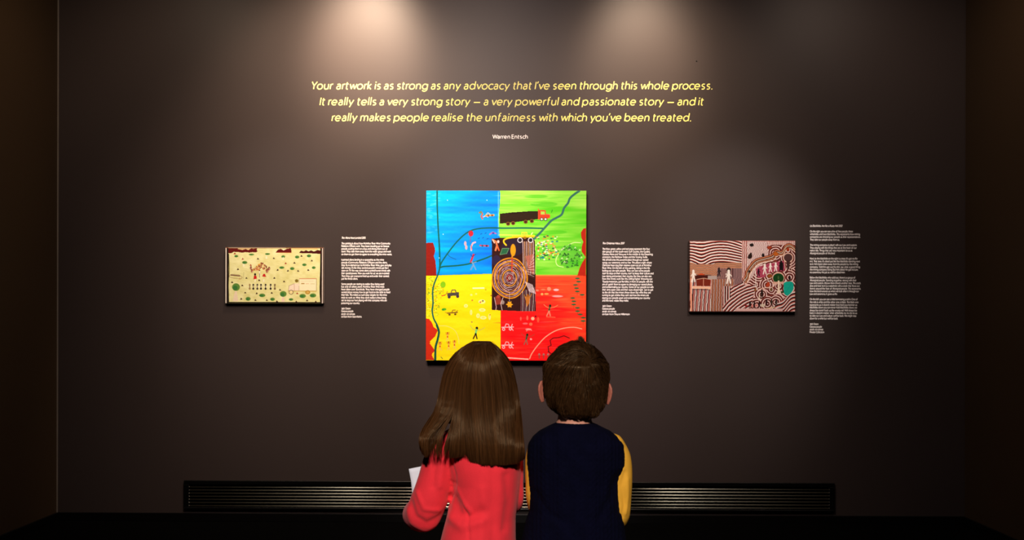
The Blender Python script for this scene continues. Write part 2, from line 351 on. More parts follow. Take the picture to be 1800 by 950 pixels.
caption('wall_caption', 'white caption text just right of the large four-coloured painting', 1058.6, 6.784, 1053, 428.4, "The Christmas Hiatus 2017", 303, 420, [
 (124,607,"The blue, green, yellow and red areas represent the four"),(156,608,"clan groups of the south-west Gulf Country, the Gudanji,"),(188,641,"Garawa, Marra and Yanyuwa. In the middle sit the Dreaming"),
 (221,580,"ancestors, the Rainbow Snake and the Snoring Turtle."),(254,588,"We all hold onto this powerful place through our sacred"),(287,630,"songs, our ceremony and our law. This place is right where"),
 (319,627,"Glencore have dug their massive open cut pit at McArthur"),(352,607,"River Mine. On the left of the painting, sitting in the hills"),(384,608,"looking out are spirit people. They can see some people"),
 (416,651,"tryin' to stop on their country, tryin' to keep their culture and"),(449,628,"Law strong and protect their country. But they can also see"),(481,638,"how the mines work like this. Drilling higher throwing out"),
 (514,643,"Toyota motorcars, just like lollies, in front of people, with the"),(547,638,"aim of gettin' them to agree to damaging our sacred places"),(579,651,"and contaminating our country. Some of our people run with"),
 (611,648,"their arms open wide and their eyes closed tight. Just to get"),(644,620,"to the dirt that the miners throw down. But while they are"),(676,597,"running to get a bribe they can't see how the miners are"),
 (709,610,"ripping our people apart and contaminating our country"),(741,355,"and the toxic waste they make."),
 (805,152,"Jack Green"),(838,190,"Garawa people"),(870,208,"acrylic on canvas"),(903,368,"on loan from Shauna Williamson")])
caption('wall_caption', 'tall white caption text right of the striped red-brown painting', 1423.3, 4.75, 1418, 397.8, "Us Blackfellas Are like a Rusty Nail 2012", 298, 390, [
 (83,386,"On the right you can see a line of five people, three"),(106,445,"whitefellas and two blackfellas. This represents how mining"),(129,449,"companies are choosing our people as their representatives."),(152,275,"They take our people away from us."),
 (197,420,"The mining company is playin' with our Law and custom."),(220,418,"They playing with the things that are at the heart of our"),(243,382,"native title. Things that are very important to us as"),(266,237,"Aboriginal people of this land."),
 (310,425,"Next to the blackfella on the right is a tree. It's got no life"),(333,446,"in it. That tree, it's dead just like the blackfella standing next"),(356,430,"to it. He's been taken away from his people by the mining"),
 (380,446,"company. Told him get out his shirt, say what a good thing"),(402,430,"the mining company doing. But he's dead. He got no Law,"),(425,321,"no ceremony. He just as well be dead man."),
 (469,407,"Below the blackfellas who sold out, there is a group of"),(492,417,"Aboriginal people. Standing together, strong with their"),(515,452,"Law and custom. Above them there's another tree. This one's"),
 (538,444,"alive and next to it is a waterhole with a creek that flows out"),(561,452,"from it around the feet of Aboriginal people. This represents"),(583,438,"how the land nurtures us when we look after it through our"),(606,258,"Law and ceremony. It gives us life."),
 (650,427,"On the left you can see a fella hammering a nail in. One of"),(674,434,"the nails is white and the other one, is black. The black one"),(697,423,"represents us. It doesn't matter how hard you hammer us"),
 (719,423,"blackfellas down you can never hold blackfellas down, we"),(743,422,"always be comin' back up like a rusty nail. We'll always be"),(765,423,"back. It doesn't matter what whitefellas try to do to us"),
 (788,417,"to take our Law and culture we'll be back. We might stay"),(811,263,"down for a while but we'll be back."),
 (857,100,"Jack Green"),(880,129,"Garawa people"),(902,140,"acrylic on canvas"),(925,148,"Private Collection")])
p = at(1224.5, 107.5)
bm = bmesh.new(); bmesh.ops.create_cone(bm, cap_ends=True, segments=12, radius1=0.004, radius2=0.003, depth=0.004, matrix=Matrix.Translation((p.x, -0.002, p.z)) @ Matrix.Rotation(PI/2, 4, 'X'))
o = link('wall_pin', bm_mesh(bm), M['base']); o['label'] = 'tiny dark pin in the wall above the end of the quotation'; o['category'] = 'pin'

# ------------------------------------------------------------------ paintings: colour per vertex of a fine canvas mesh
def vnoise(H, W, cy, cx, seed):
    r = np.random.default_rng(seed); g_ = r.random((cy+2, cx+2))
    yy = np.linspace(0, cy, H)[:, None]; xx = np.linspace(0, cx, W)[None, :]
    iy = yy.astype(int); ix = xx.astype(int); fy = yy-iy; fx = xx-ix
    fy = fy*fy*(3-2*fy); fx = fx*fx*(3-2*fx)
    return (g_[iy, ix]*(1-fy)*(1-fx)+g_[iy+1, ix]*fy*(1-fx)+g_[iy, ix+1]*(1-fy)*fx+g_[iy+1, ix+1]*fy*fx)
class Paint:
    def __init__(s, x0, y0, x1, y1, W, H):
        s.X, s.Y = np.meshgrid(np.linspace(x0, x1, W), np.linspace(y0, y1, H))
        s.a = np.zeros((H, W, 3)); s.k = (x1-x0)/W; s.H, s.W = H, W; s.b = (x0, y0, x1, y1)
    def put(s, m, c, al=1.0):
        c = np.array(c, float)/255 if not isinstance(c, np.ndarray) else c
        m = (np.clip(m, 0, 1)*al)[..., None]; s.a = s.a*(1-m)+c*m
    def rect(s, x0, y0, x1, y1, c, al=1.0):
        s.put(np.minimum(np.minimum(s.X-x0, x1-s.X), np.minimum(s.Y-y0, y1-s.Y))/s.k+.5, c, al)
    def win(s, x0, y0, x1, y1):
        W, H = s.W, s.H; bx0, by0, bx1, by1 = s.b
        i0 = max(0, int((x0-bx0)/(bx1-bx0)*(W-1))-2); i1 = min(W, int((x1-bx0)/(bx1-bx0)*(W-1))+4)
        j0 = max(0, int((y0-by0)/(by1-by0)*(H-1))-2); j1 = min(H, int((y1-by0)/(by1-by0)*(H-1))+4)
        return slice(j0, max(j0, j1)), slice(i0, max(i0, i1))
    def _put(s, w_, m, c, al):
        m = (np.clip(m, 0, 1)*al)[..., None]; s.a[w_] = s.a[w_]*(1-m)+np.array(c, float)/255*m
    def ell(s, cx, cy, rx, ry, c, al=1.0, ring=None):
        w_ = s.win(cx-rx-4, cy-ry-4, cx+rx+4, cy+ry+4); X, Y = s.X[w_], s.Y[w_]
        d = (1-np.hypot((X-cx)/rx, (Y-cy)/ry))*min(rx, ry)
        m = d/s.k+.5
        if ring: m = np.minimum(m, (ring-d)/s.k+.5)
        s._put(w_, m, c, al)
    def line(s, P, wd, c, al=1.0):
        P = np.array(P, float); r = wd/2
        w_ = s.win(P[:,0].min()-wd, P[:,1].min()-wd, P[:,0].max()+wd, P[:,1].max()+wd); X, Y = s.X[w_], s.Y[w_]
        D = np.full(X.shape, 1e9)
        for a, b in zip(P[:-1], P[1:]):
            d = b-a; t = np.clip(((X-a[0])*d[0]+(Y-a[1])*d[1])/max(1e-9, d@d), 0, 1)
            D = np.minimum(D, np.hypot(X-a[0]-t*d[0], Y-a[1]-t*d[1]))
        s._put(w_, (r-D)/s.k+.5, c, al)
    def poly(s, P, c, al=1.0):
        P = np.array(P, float)
        w_ = s.win(P[:,0].min(), P[:,1].min(), P[:,0].max(), P[:,1].max()); X, Y = s.X[w_], s.Y[w_]
        m = np.zeros(X.shape, bool); n = len(P)
        for i in range(n):
            x1, y1 = P[i]; x2, y2 = P[(i+1) % n]
            if y1 == y2: continue
            m ^= ((y1 > Y) != (y2 > Y)) & (X < (x2-x1)*(Y-y1)/(y2-y1)+x1)
        s._put(w_, m.astype(float), c, al)
    def mask(s, P):
        P = np.array(P, float); m = np.zeros(s.X.shape, bool); n = len(P)
        for i in range(n):
            x1, y1 = P[i]; x2, y2 = P[(i+1) % n]
            if y1 == y2: continue
            m ^= ((y1 > s.Y) != (y2 > s.Y)) & (s.X < (x2-x1)*(s.Y-y1)/(y2-y1)+x1)
        return m
def smooth(P, n=5):
    P = np.array(P, float); out = []
    Q = np.vstack([2*P[0]-P[1], P, 2*P[-1]-P[-2]])
    for i in range(1, len(Q)-2):
        for k in range(n):
            t = k/n; a, b, c, d = Q[i-1], Q[i], Q[i+1], Q[i+2]
            out.append(0.5*((2*b)+(c-a)*t+(2*a-5*b+4*c-d)*t*t+(3*b-a-3*c+d)*t**3))
    out.append(P[-1]); return np.array(out)
def build_canvas(root, cv, xa, xb, za, zb, depth, gain=0.96):
    """xa..xb, zb(top)..za(bottom) on the wall; front at y=-depth, gently uneven"""
    H, W = cv.H, cv.W
    lin = np.clip(cv.a, 0, 1); lin = np.where(lin <= 0.04045, lin/12.92, ((lin+0.055)/1.055)**2.4)*gain
    gx_, gz_ = np.meshgrid(np.linspace(xa, xb, W), np.linspace(zb, za, H))
    lum = lin.mean(axis=2); relief = vnoise(H, W, 90, 60, 3)*0.0004+lum*0.0004
    V = np.stack([gx_, -depth-relief, gz_], -1).reshape(-1, 3)
    idx = np.arange(H*W).reshape(H, W)
    Fq = np.stack([idx[:-1, :-1], idx[1:, :-1], idx[1:, 1:], idx[:-1, 1:]], -1).reshape(-1, 4)
    me = np_mesh('canvas', V, Fq)
    at_ = me.color_attributes.new('paint', 'FLOAT_COLOR', 'POINT')
    c4 = np.ones((H*W, 4), np.float32); c4[:, :3] = lin.reshape(-1, 3); at_.data.foreach_set('color', c4.ravel())
    return link('painted_canvas', me, M['paint'], root, smooth=True)
# ---- the large one (coordinates: crop 740,325..1040,645 at x2.97)
cv = Paint(30, 35, 860, 917, 450, 478); X, Y = cv.X, cv.Y; H, W = cv.H, cv.W
n1 = vnoise(H, W, 70, 7, 1); n2 = vnoise(H, W, 26, 5, 2); n3 = vnoise(H, W, 8, 6, 5); nn = (n1*0.5+n2*0.5)
def blendcol(c1, c2, f): f = np.clip(f, 0, 1)[..., None]; return (np.array(c1)*(1-f)+np.array(c2)*f)/255.
one = np.ones((H, W))
cv.put(one, blendcol((0, 190, 255), (8, 108, 232), (X-30)/430*0.55+(Y-35)/500*0.45+(nn-.5)*0.9))
for i in range(40): cv.ell(36+rng.random()*60, 45+rng.random()*210, 6+14*rng.random(), 2+4*rng.random(), (150, 232, 255), .22)
gm = ((X > 409+4*np.sin(Y/40.)))
cv.put(gm & (Y < 475+3*np.sin(X/30.)), blendcol((170, 240, 90), (88, 208, 30), nn*1.3-.15+(Y-200)/900+(n3-.5)*.5))
cv.put((Y >= 478-(X-30)/340*12) & (X < 420), blendcol((255, 236, 20), (255, 214, 0), nn*1.2-.2))
cv.put((Y >= 472) & (X >= 418), blendcol((250, 78, 40), (246, 20, 22), (nn-.5)*1.4+np.clip((Y-540)/150, -.25, .9)-np.clip((X-700)/160, 0, .7)))
for x_, y_, rx, ry in ((640,105,70,14),(700,250,60,10),(640,190,50,8),(770,330,80,8),(600,65,60,9)):
    cv.ell(x_, y_, rx, ry, (60, 190, 20), .45)
for i in range(60):
    x_ = 430+rng.random()*410; y_ = 50+rng.random()*400
    if x_ > 600 or y_ < 260: cv.ell(x_, y_, 25+40*rng.random(), 2.5, (195, 246, 120) if rng.random() < .6 else (70, 200, 30), .35)
for i in range(40):
    cv.ell(620+rng.random()*220, 485+rng.random()*250, 30+30*rng.random(), 3, (255, 120, 70) if rng.random() < .6 else (240, 40, 30), .4)
    cv.ell(430+rng.random()*300, 670+rng.random()*230, 25+30*rng.random(), 3, (250, 60, 60) if rng.random() < .5 else (225, 5, 20), .4)
cv.line([(411, 265), (590, 268)], 8, (214, 250, 90), .8); cv.line([(593, 290), (597, 470)], 5, (225, 250, 120), .8)
cv.line([(600, 476), (810, 476)], 6, (250, 150, 70), .8); cv.line([(404, 40), (404, 270)], 4, (140, 220, 255), .7)
cv.line([(40, 476), (370, 468)], 3, (60, 120, 60), .5)
# red banks left, right and bottom left
RED = (140, 28, 16)
cv.poly([(30,307),(66,306),(74,330),(77,350),(70,375),(78,400),(82,440),(84,478),(30,478)], RED)
cv.poly([(860,228),(845,232),(832,252),(835,280),(845,300),(838,320),(836,350),(852,372),(858,380),(838,410),(825,440),(815,475),(860,478)], (184, 40, 22))
cv.poly([(30,700),(45,702),(60,720),(70,745),(92,760),(80,790),(50,820),(62,845),(78,870),(60,890),(75,917),(30,917)], (206, 46, 20))
cv.poly([(92,760),(78,792),(62,815),(50,830),(68,852),(78,866),(62,882),(66,905),(90,905),(96,800)], (255, 226, 20))
# yellow quarter: grass dots
for i in range(150):
    y_ = 488+rng.random()*200; x_ = 36+rng.random()*(85-30*abs((y_-560)/130))
    cv.ell(x_, y_, 3.6, 2.0, [(120,190,30),(235,250,120),(60,140,40),(240,150,20)][int(rng.random()*4)], .85)
# rivers
GR = (14, 98, 84)
for P, wd in ((smooth([(86,35),(87,120),(92,230),(98,320),(101,400),(100,436),(92,470),(72,520),(64,560),(66,620),(62,660),(70,700),(88,735),(97,765),(92,800),(82,840),(79,917)]), 8),
              (smooth([(100,436),(112,405),(150,350),(195,295),(240,255),(285,236),(350,229),(440,230),(540,229),(640,231)]), 7.5),
              (smooth([(100,436),(120,430),(150,428),(200,424),(250,416),(300,400),(340,386),(372,372)]), 8),
              (smooth([(823,37),(800,52),(775,75),(765,100),(745,125),(733,158),(705,176),(680,190),(650,222),(625,250),(592,284)]), 11)):
    cv.line(P, wd, GR if wd < 10 else (52, 112, 98)); 
cv.line(smooth([(86,735),(97,770),(90,812),(80,850),(78,915)]), 11, (18, 86, 66))
cv.line(smooth([(140,365),(155,380),(185,393)]), 3, (20, 90, 120))
# blue quarter figures
cv.ell(262, 258, 13, 15, (196, 38, 50)); cv.line([(260,272),(259,300)], 3, (150, 40, 70))
cv.line([(306,150),(316,145),(322,158),(315,168),(322,182)], 7, (200, 92, 60)); cv.ell(312,148,8,8,(60,150,90),.6); cv.line([(326,172),(340,165),(350,172)], 5, (220,170,190))
cv.line([(340,165),(380,162)], 9, (236, 160, 60)); cv.line([(342,158),(350,150),(360,157)], 4, (200,200,160)); cv.ell(352,165,5,5,(120,70,30)); cv.ell(372,164,5,5,(120,70,30))
for x_, y_ in ((233,310),(238,330)): cv.ell(x_, y_, 6, 12, (235,170,175))
cv.line([(264,345),(264,325),(272,308),(285,303)], 8, (230,180,185)); cv.line([(264,320),(268,340)], 4, (190,80,90))
cv.line([(360,262),(375,252),(392,258)], 7, (170,110,170)); cv.ell(378,256,6,4,(60,50,160))
cv.line([(310,320),(352,322)], 8, (190,70,90)); cv.ell(322,322,5,5,(60,80,90)); cv.ell(344,322,5,5,(90,30,30))
for x_, y_ in ((300,285),(322,282),(345,287),(312,262),(335,258)): cv.line([(x_,y_),(x_+7,y_-4)], 3, (20,60,150))
cv.line([(262,405),(276,368)], 10, (198, 42, 60)); cv.line([(262,368),(270,378),(288,365)], 3, (40,60,120))
cv.line([(262,445),(276,420),(268,405)], 7, (110,150,190)); cv.line([(276,420),(288,445)], 6, (110,160,200)); cv.line([(270,412),(290,405)], 5, (110,150,180))
for x_, y_ in ((140,85),(345,85),(118,262),(98,385)): cv.ell(x_, y_, 2.5, 2.5, (190,240,255))
# truck
cv.poly([(411,155),(470,148),(560,142),(612,142),(614,182),(560,190),(480,200),(411,207)], (40, 26, 14))
for i in range(12): cv.line([(415,160+i*4),(608,146+i*3.2)], 1.5, (86,60,30) if i % 2 else (24,14,8), .5)
for x_, y_ in ((455,207),(481,204),(546,197),(578,193)): cv.ell(x_,y_,11,10,(128,84,40)); cv.ell(x_,y_,7,6.5,(60,34,16)); 
cv.poly([(610,135),(650,137),(650,155),(672,158),(672,175),(655,182),(614,184)], (214, 66, 36)); cv.poly([(624,142),(644,143),(645,158),(624,158)], (170,214,80)); cv.line([(624,159),(670,159)], 2, (255,120,90))
cv.line([(612,130),(612,184)], 4, (224,84,44)); 
for x_ in (629, 649): cv.ell(x_,183,8.5,8.5,(20,16,12)); cv.ell(x_,183,5.5,5.5,(244,236,228))
cv.line([(684,135),(680,148)], 3, (30,130,30))
# tree-ring people, right
for i in range(170):
    x_ = 603+rng.random()*115; y_ = 268+rng.random()*125
    if rng.random() < .75: cv.ell(x_, y_, 4+3*rng.random(), 2.5+2*rng.random(), [(30,120,150),(250,250,220),(240,110,60),(40,160,60),(220,240,120),(20,100,60),(245,140,40)][int(rng.random()*7)], .85)
cv.line(smooth([(830,305),(795,305),(760,322),(735,340),(720,362),(706,385),(704,408),(715,425),(742,432)]), 3.5, (225,252,170))
cv.ell(775, 375, 58, 60, (70,185,50), .5)
for i in range(60):
    a = rng.random()*6.28; r = 62*math.sqrt(rng.random()); x_ = 778+r*math.cos(a)*.98; y_ = 375+r*math.sin(a)
    cv.line([(x_-3,y_+4),(x_,y_-3),(x_+4,y_+2)], 3, [(24,58,26),(16,70,40),(235,250,200),(40,90,40)][int(rng.random()*4)], .9)
# centre panel
cv.poly([(370,285),(412,280),(585,278),(595,300),(598,500),(600,660),(500,660),(372,655)], (48, 20, 18))
cv.ell(480,330,60,45,(36,34,60),.6); cv.ell(395,400,22,30,(40,40,90),.6)
for i in range(7):
    x_ = 532+i*9; cv.line(smooth([(x_,300),(x_+1,350),(x_+2,400),(x_+4,470)]), 3.2, (238,182,130) if i % 2 else (235,205,195))
cv.poly([(545,375),(585,365),(590,470),(560,440)], (190,110,90), .7)
for i in range(16): cv.line([(548+i*2,470-i*5),(590,490-i*9)], 2, (240,215,205) if i % 2 else (110,50,50), .8)
for k, (r, c, wd) in enumerate(((88,(228,150,28),5),(80,(206,170,180),3),(73,(236,168,40),6),(65,(214,170,190),3),(58,(228,150,30),5),(50,(200,160,170),3),(42,(232,216,214),2.5),(35,(236,160,50),4),(27,(216,190,200),2.5),(20,(235,220,220),2.5),(13,(196,60,50),5),(5,(240,190,180),4))):
    ph = rng.random(3)*6.28
    cv.line([(463+r*(1.02+.025*math.sin(2*t+ph[0])+.018*math.sin(5*t+ph[1]))*math.cos(t), 489+r*(1.18+.025*math.sin(3*t+ph[2])+.018*math.sin(5*t+ph[1]))*math.sin(t)) for t in np.linspace(0, 6.283, 70)], wd, c, .9)
for i in range(260):
    t = rng.random()*6.28; r = 8+74*rng.random()**.8; dr = rng.normal(0, 2.5); cv.line([(463+(r+dr*d*4)*1.02*math.cos(t+d), 489+(r+dr*d*4)*1.18*math.sin(t+d)) for d in (0, .1, .2, .3)], 2.0, [(235,215,215),(70,24,30),(190,130,140),(90,40,50)][int(rng.random()*4)], .75)
for r in (88, 73, 35): cv.line([(463+r*1.02*math.cos(t), 489+r*1.18*math.sin(t)) for t in np.linspace(0, 6.283, 60)], 4, (232,158,36), .8)
cv.line([(476,372),(475,455)], 6, (196, 62, 36)); cv.ell(481,344,14,32,(216,152,22)); cv.line([(478,370),(476,380)], 6, (216,152,22))
cv.poly([(425,335),(460,334),(448,362),(413,368)], (36,96,62)); cv.line([(425,335),(460,334),(448,362),(413,368),(425,335)], 2, (120,170,120))
cv.line([(463,560),(463,640)], 2, (200,190,190))
cv.poly([(463+ (19 if i % 2 == 0 else 11)*math.cos(i*PI/6), 626+(19 if i % 2 == 0 else 11)*math.sin(i*PI/6)) for i in range(12)], (222,160,24))
cv.line([(375,290),(392,300),(398,320),(390,345)], 9, (226,130,80)); cv.line([(398,318),(408,345)], 7, (222,96,50)); cv.ell(404,300,6,8,(240,200,190)); cv.line([(376,292),(384,306)], 6, (244,200,180))
cv.poly([(390,585),(415,582),(422,625),(392,628)], (150,58,40),.9); cv.line([(385,590),(395,640),(392,655)], 3,(220,190,185)); cv.line([(430,590),(418,620),(425,655)], 3,(220,200,195)); cv.ell(405,585,8,8,(170,70,50)); cv.ell(428,615,9,11,(190,180,170),.7)
for i in range(9): cv.line(smooth([(522+i*9,560-i*3),(524+i*9,600),(523+i*8.5,660)]), 2.4, (226,208,205) if i % 2 else (150,100,110))
for i in range(6): cv.line([(545+i*7,508+i*3),(568+i*6,560+i*2)], 3, (228,214,214)); 
cv.poly([(545,585),(570,580),(566,620),(552,640)], (180,110,40)); cv.ell(557,580,7,8,(150,90,30)); cv.line([(540,575),(548,600)], 3, (190,130,50)); cv.line([(578,570),(566,600)], 3, (190,130,50))
# crane vehicle
YL = (240,206,30)
cv.line(smooth([(445,318),(434,305),(434,292),(450,283),(480,278),(520,275),(588,273)]), 8, YL); cv.line([(480,272),(590,270)], 7, YL); cv.line([(526,272),(526,252),(552,252),(555,270)], 4, (232,222,60)); cv.ell(540,262,9,8,(190,210,60)); cv.ell(542,280,8,6,(150,110,20))
for x_ in (517, 572): cv.ell(x_,292,14,14,(225,225,225)); cv.ell(x_,292,10,10,(40,36,40))
cv.line([(575,262),(582,254)], 5, (240,250,170))
# yellow quarter things
cv.ell(118,524,14,17,(128,196,20)); cv.line([(119,540),(118,570)], 2, (190,150,30)); cv.line([(112,582),(128,578)], 5, (226,70,30)); cv.line([(126,580),(138,570),(140,560)], 3, (120,80,40))
cv.poly([(140,568),(200,562),(202,580),(140,584)], (74,70,60)); cv.line([(160,565),(165,552),(182,552),(185,563)], 5, (90,80,60)); cv.ell(150,588,8,8,(60,50,66)); cv.ell(194,585,8,8,(60,50,66))
cv.ell(124,652,12,7,(86,180,30)); cv.ell(118,655,7,4,(40,150,40)); cv.line([(130,668),(140,672)], 3, (150,120,30)); cv.line([(142,672),(192,668)], 7, (120,96,30)); cv.ell(152,680,6,5,(90,70,20)); cv.ell(182,678,6,5,(90,70,20)); cv.line([(165,665),(170,656),(182,656)], 4, (120,96,30)); cv.line([(188,664),(194,658)], 4, (150,120,20))
cv.line([(274,542),(330,541)], 7, (255,244,190)); 
for x_, y_, rx, ry in ((265,577,6,5),(290,572,5,4),(237,634,10,9),(320,612,18,11),(322,655,17,9),(264,668,6,14),(300,685,9,12),(327,695,17,9),(360,690,6,16)): cv.ell(x_, y_, rx, ry, (255,240,150)); cv.ell(x_, y_, rx*.5, ry*.5, (255,224,60), .7)
for x_, y_, c in ((340,550,(190,170,20)),(368,580,(170,120,20)),(270,605,(190,110,40)),(268,718,(170,140,60)),(362,680,(196,150,20)),(325,608,(60,60,60)),(312,615,(200,90,60))): cv.ell(x_, y_, 4, 4, c)
def person(x, y, s, top, leg, arm, head=(24,18,12), up=1):
    cv.ell(x+4*s, y-20*s, 6.5*s, 8*s, head); cv.line([(x+2*s,y-12*s),(x-2*s,y+8*s)], 10*s, top)
    cv.line([(x-2*s,y+8*s),(x-14*s,y+34*s)], 6*s, leg); cv.line([(x-1*s,y+8*s),(x+5*s,y+34*s)], 6*s, leg)
    cv.line([(x-2*s,y-8*s),(x-18*s,y-16*s),(x-30*s,y-34*s*up)], 3*s, arm); cv.line([(x+5*s,y-8*s),(x+26*s,y-12*s),(x+46*s,y-24*s)], 3*s, arm)
person(290, 770, 1.0, (120,214,110), (22,20,16), (160,190,90))
for x_, y_ in ((142,790),(103,840),(148,838),(178,832)):
    cv.ell(x_, y_-14, 4.5, 6, (176,90,30)); cv.line([(x_,y_-8),(x_,y_+10)], 5, (226,170,100)); cv.line([(x_,y_+8),(x_-7,y_+26)], 3, (236,190,110)); cv.line([(x_,y_+8),(x_+7,y_+26)], 3, (236,190,110)); cv.ell(x_, y_+5, 4, 4, (200,70,30)); cv.line([(x_-9,y_-18),(x_-7,y_-6),(x_,y_-6),(x_+7,y_-6),(x_+9,y_-20)], 2, (190,100,40))
cv.line(smooth([(95,738),(140,740),(180,762),(198,800),(202,830)]), 2.5, (255,224,130)); cv.line([(108,900),(116,908)], 4, (120,130,40))
# red quarter things
for x_, y_, rx, ry, c in ((668,545,10,10,(255,160,120)),(607,553,8,5,(255,140,110)),(637,548,12,4,(255,130,90)),(705,550,14,6,(255,210,220)),(632,572,7,6,(255,200,110)),(655,571,12,5,(255,180,90)),(712,583,28,5,(255,190,190)),(522,700,4,10,(255,110,90)),(556,696,5,12,(255,120,90)),(584,699,9,9,(255,214,170)),(612,705,6,14,(255,100,60)),(545,725,14,5,(255,110,110)),(574,728,9,8,(250,120,80)),(562,755,16,5,(255,170,160)),(575,806,6,5,(255,190,180))): cv.ell(x_, y_, rx, ry, c, .85)
cv.line([(552,764),(560,752),(578,760)], 3, (255,160,150)); cv.ell(599,688,4,5,(90,20,20))
person(670, 652, .95, (60,84,46), (226,140,110), (240,150,90), (30,40,20), .8); person(552, 802, .9, (50,80,50), (150,100,80), (150,70,50), (16,40,16), .9)
cv.line([(655,690),(700,692)], 4, (240,110,70))
for y_ in (745, 838):
    cv.line([(424,y_),(484,y_-2)], 5, (255,190,195)); cv.line([(440,y_-4),(446,y_-18),(458,y_-16),(462,y_-4)], 4, (255,180,185)); cv.ell(433,y_+10,8,8,(255,200,200)); cv.ell(468,y_+8,8,8,(255,200,200)); cv.line([(478,y_-16),(472,y_),(482,y_+16)], 4, (255,190,190)); cv.ell(433,y_+10,4,4,(220,30,40)); cv.ell(468,y_+8,4,4,(220,30,40))
cv.line(smooth([(568,908),(580,880),(610,838),(650,795),(700,763),(750,748),(800,744),(838,752)]), 5, (255,172,140))
cv.line([(668,872),(664,845),(680,838),(674,812),(690,800),(720,797),(746,788),(774,800)], 4, (76,12,14)); cv.line([(664,870),(690,888),(700,870)], 4, (76,12,14))
for i in range(14):
    x_ = 785+rng.random()*66; y_ = 490+i*17; cv.ell(x_ if x_ < 850 else 846, y_, 12, 4, (30,104,62)); cv.line([(x_,y_+4),(x_,y_+20)], 3, (180,50,20), .5)
for x_ in (618, 641, 664): cv.ell(x_, 885, 5, 6, (180,120,110)); cv.line([(x_,890),(x_,905)], 5, (150,70,60)); cv.line([(x_-8,888),(x_+8,888)], 2, (160,110,90))
cv.line([(432,885),(436,900)], 5, (40,16,12)); cv.line([(453,903),(560,910)], 6, (255,220,200))
for i in range(16): cv.line([(455+i*6.6,899),(455+i*6.6,910)], 2, (220,40,40), .6)
cv.rect(30, 35, 860, 36.5, (210,235,200), .5)
za, zb = at(890, 633.8).z, at(890, 336.8).z; xa, xb = at(750.1, 485).x, at(1029.6, 485).x; DP = 0.036
def painting(label, xa, xb, za, zb, cv, edge, DP):
    r = empty('painting', label, 'painting', ((xa+xb)/2, 0, za), 'paintings on the wall')
    build_canvas(r, cv, xa, xb, za, zb, DP)
    link('canvas_edge', box_mesh(xa, xb, -DP+0.0002, -0.0003, za, zb, bevel=0.002), M[edge], r)
    return r
painting('large square painting in blue, green, yellow and red quarters with a dark ringed centre', xa, xb, za, zb, cv, 'edge', DP)

# ---- the small pale yellow one (crop 390,425..580,545 at x7.916)
cv = Paint(65, 85, 1425, 860, 344, 196); H, W = cv.H, cv.W; X, Y = cv.X, cv.Y
nn = vnoise(H, W, 20, 30, 21)*.5+vnoise(H, W, 9, 8, 22)*.5
cv.put(np.ones((H, W)), blendcol((244,243,184), (220,216,140), nn*1.2-.1))
cv.rect(65,85,106,860,(26,18,14)); cv.rect(1378,85,1425,860,(34,22,16)); cv.rect(65,85,1425,97,(120,70,50)); cv.rect(65,842,1425,860,(24,18,12))
cv.rect(65,95,82,860,(228,216,200)); cv.rect(1396,95,1425,860,(60,36,28)); cv.rect(1402,95,1414,860,(236,226,214)); cv.rect(105,85,900,90,(200,190,170))
cv.line(smooth([(108,180),(114,400),(106,600),(112,845)]), 9, (20,14,10)); cv.line(smooth([(1386,180),(1378,500),(1374,700),(1384,845)]), 9, (20,14,10))
DR = (102,26,22)
cv.poly([(106,97),(505,97),(498,120),(510,140),(490,155),(440,152),(400,158),(340,152),(300,160),(230,150),(180,148),(150,165),(106,165)], DR)
cv.poly([(235,108),(300,122),(345,108),(380,125),(420,100),(240,97)], (230,200,140)); cv.poly([(430,100),(450,112),(480,98)], (170,130,80))
cv.poly([(758,158),(790,118),(830,104),(975,100),(980,160)], DR); cv.poly([(830,103),(870,128),(915,105)], (250,236,190)); cv.line([(765,156),(975,158)], 5, (190,70,30))
cv.poly([(1085,160),(1110,130),(1150,140),(1180,122),(1215,140),(1250,125),(1290,142),(1340,120),(1380,130),(1385,175),(1200,165),(1120,165)], (74,20,18)); cv.rect(990,97,1340,118,(232,206,130))
for x_, y_, rx, ry in ((215,208,26,16),(425,185,36,12),(648,177,34,13),(865,213,26,18),(1058,218,30,20),(1222,202,30,20),(332,295,36,20),(1158,325,30,18),(846,365,34,17),(990,378,30,20),(1288,365,26,18),(575,750,42,24),(380,798,34,26),(718,803,32,22),(975,806,30,17),(1135,758,44,28),(1278,750,44,28),(866,730,46,40),(212,636,54,52)):
    cv.ell(x_, y_, rx, ry, (96,142,60)); cv.ell(x_-rx*.2, y_+ry*.2, rx*.6, ry*.6, (52,116,58), .8)
for x_, y_ in ((317,335),(632,225),(865,240)): cv.ell(x_, y_, 12, 22, (252,248,214), .8)
cv.poly([(200,690),(222,690),(245,835),(165,835)], (240,220,190)); cv.poly([(855,770),(875,770),(890,838),(840,838)], (240,214,190))
for x_, y_ in ((195,170),(515,242),(735,236),(305,245),(1118,203),(1262,268),(900,305),(1020,298),(415,330),(240,388),(790,396),(932,408),(1072,410),(1212,397),(357,510),(743,508),(158,568),(878,557),(533,540),(300,612),(340,712),(500,722),(708,715),(822,672),(1060,720),(1197,818),(640,816),(482,815),(285,798),(1048,835),(1318,835),(780,832)):
    c = (170,64,36) if (x_*7+y_) % 5 == 0 else (66,38,20); cv.poly([(x_-17,y_+12),(x_-2,y_-15),(x_+17,y_+10)], c)
for i in range(70):
    x_ = 450+rng.random()*190; h_ = 1-abs(x_-565)/130; y_ = 405-rng.random()*120*h_
    cv.ell(x_, y_, 11, 9, [(202,120,80),(226,160,60),(150,80,50),(224,176,120),(120,60,40)][int(rng.random()*5)], .9)
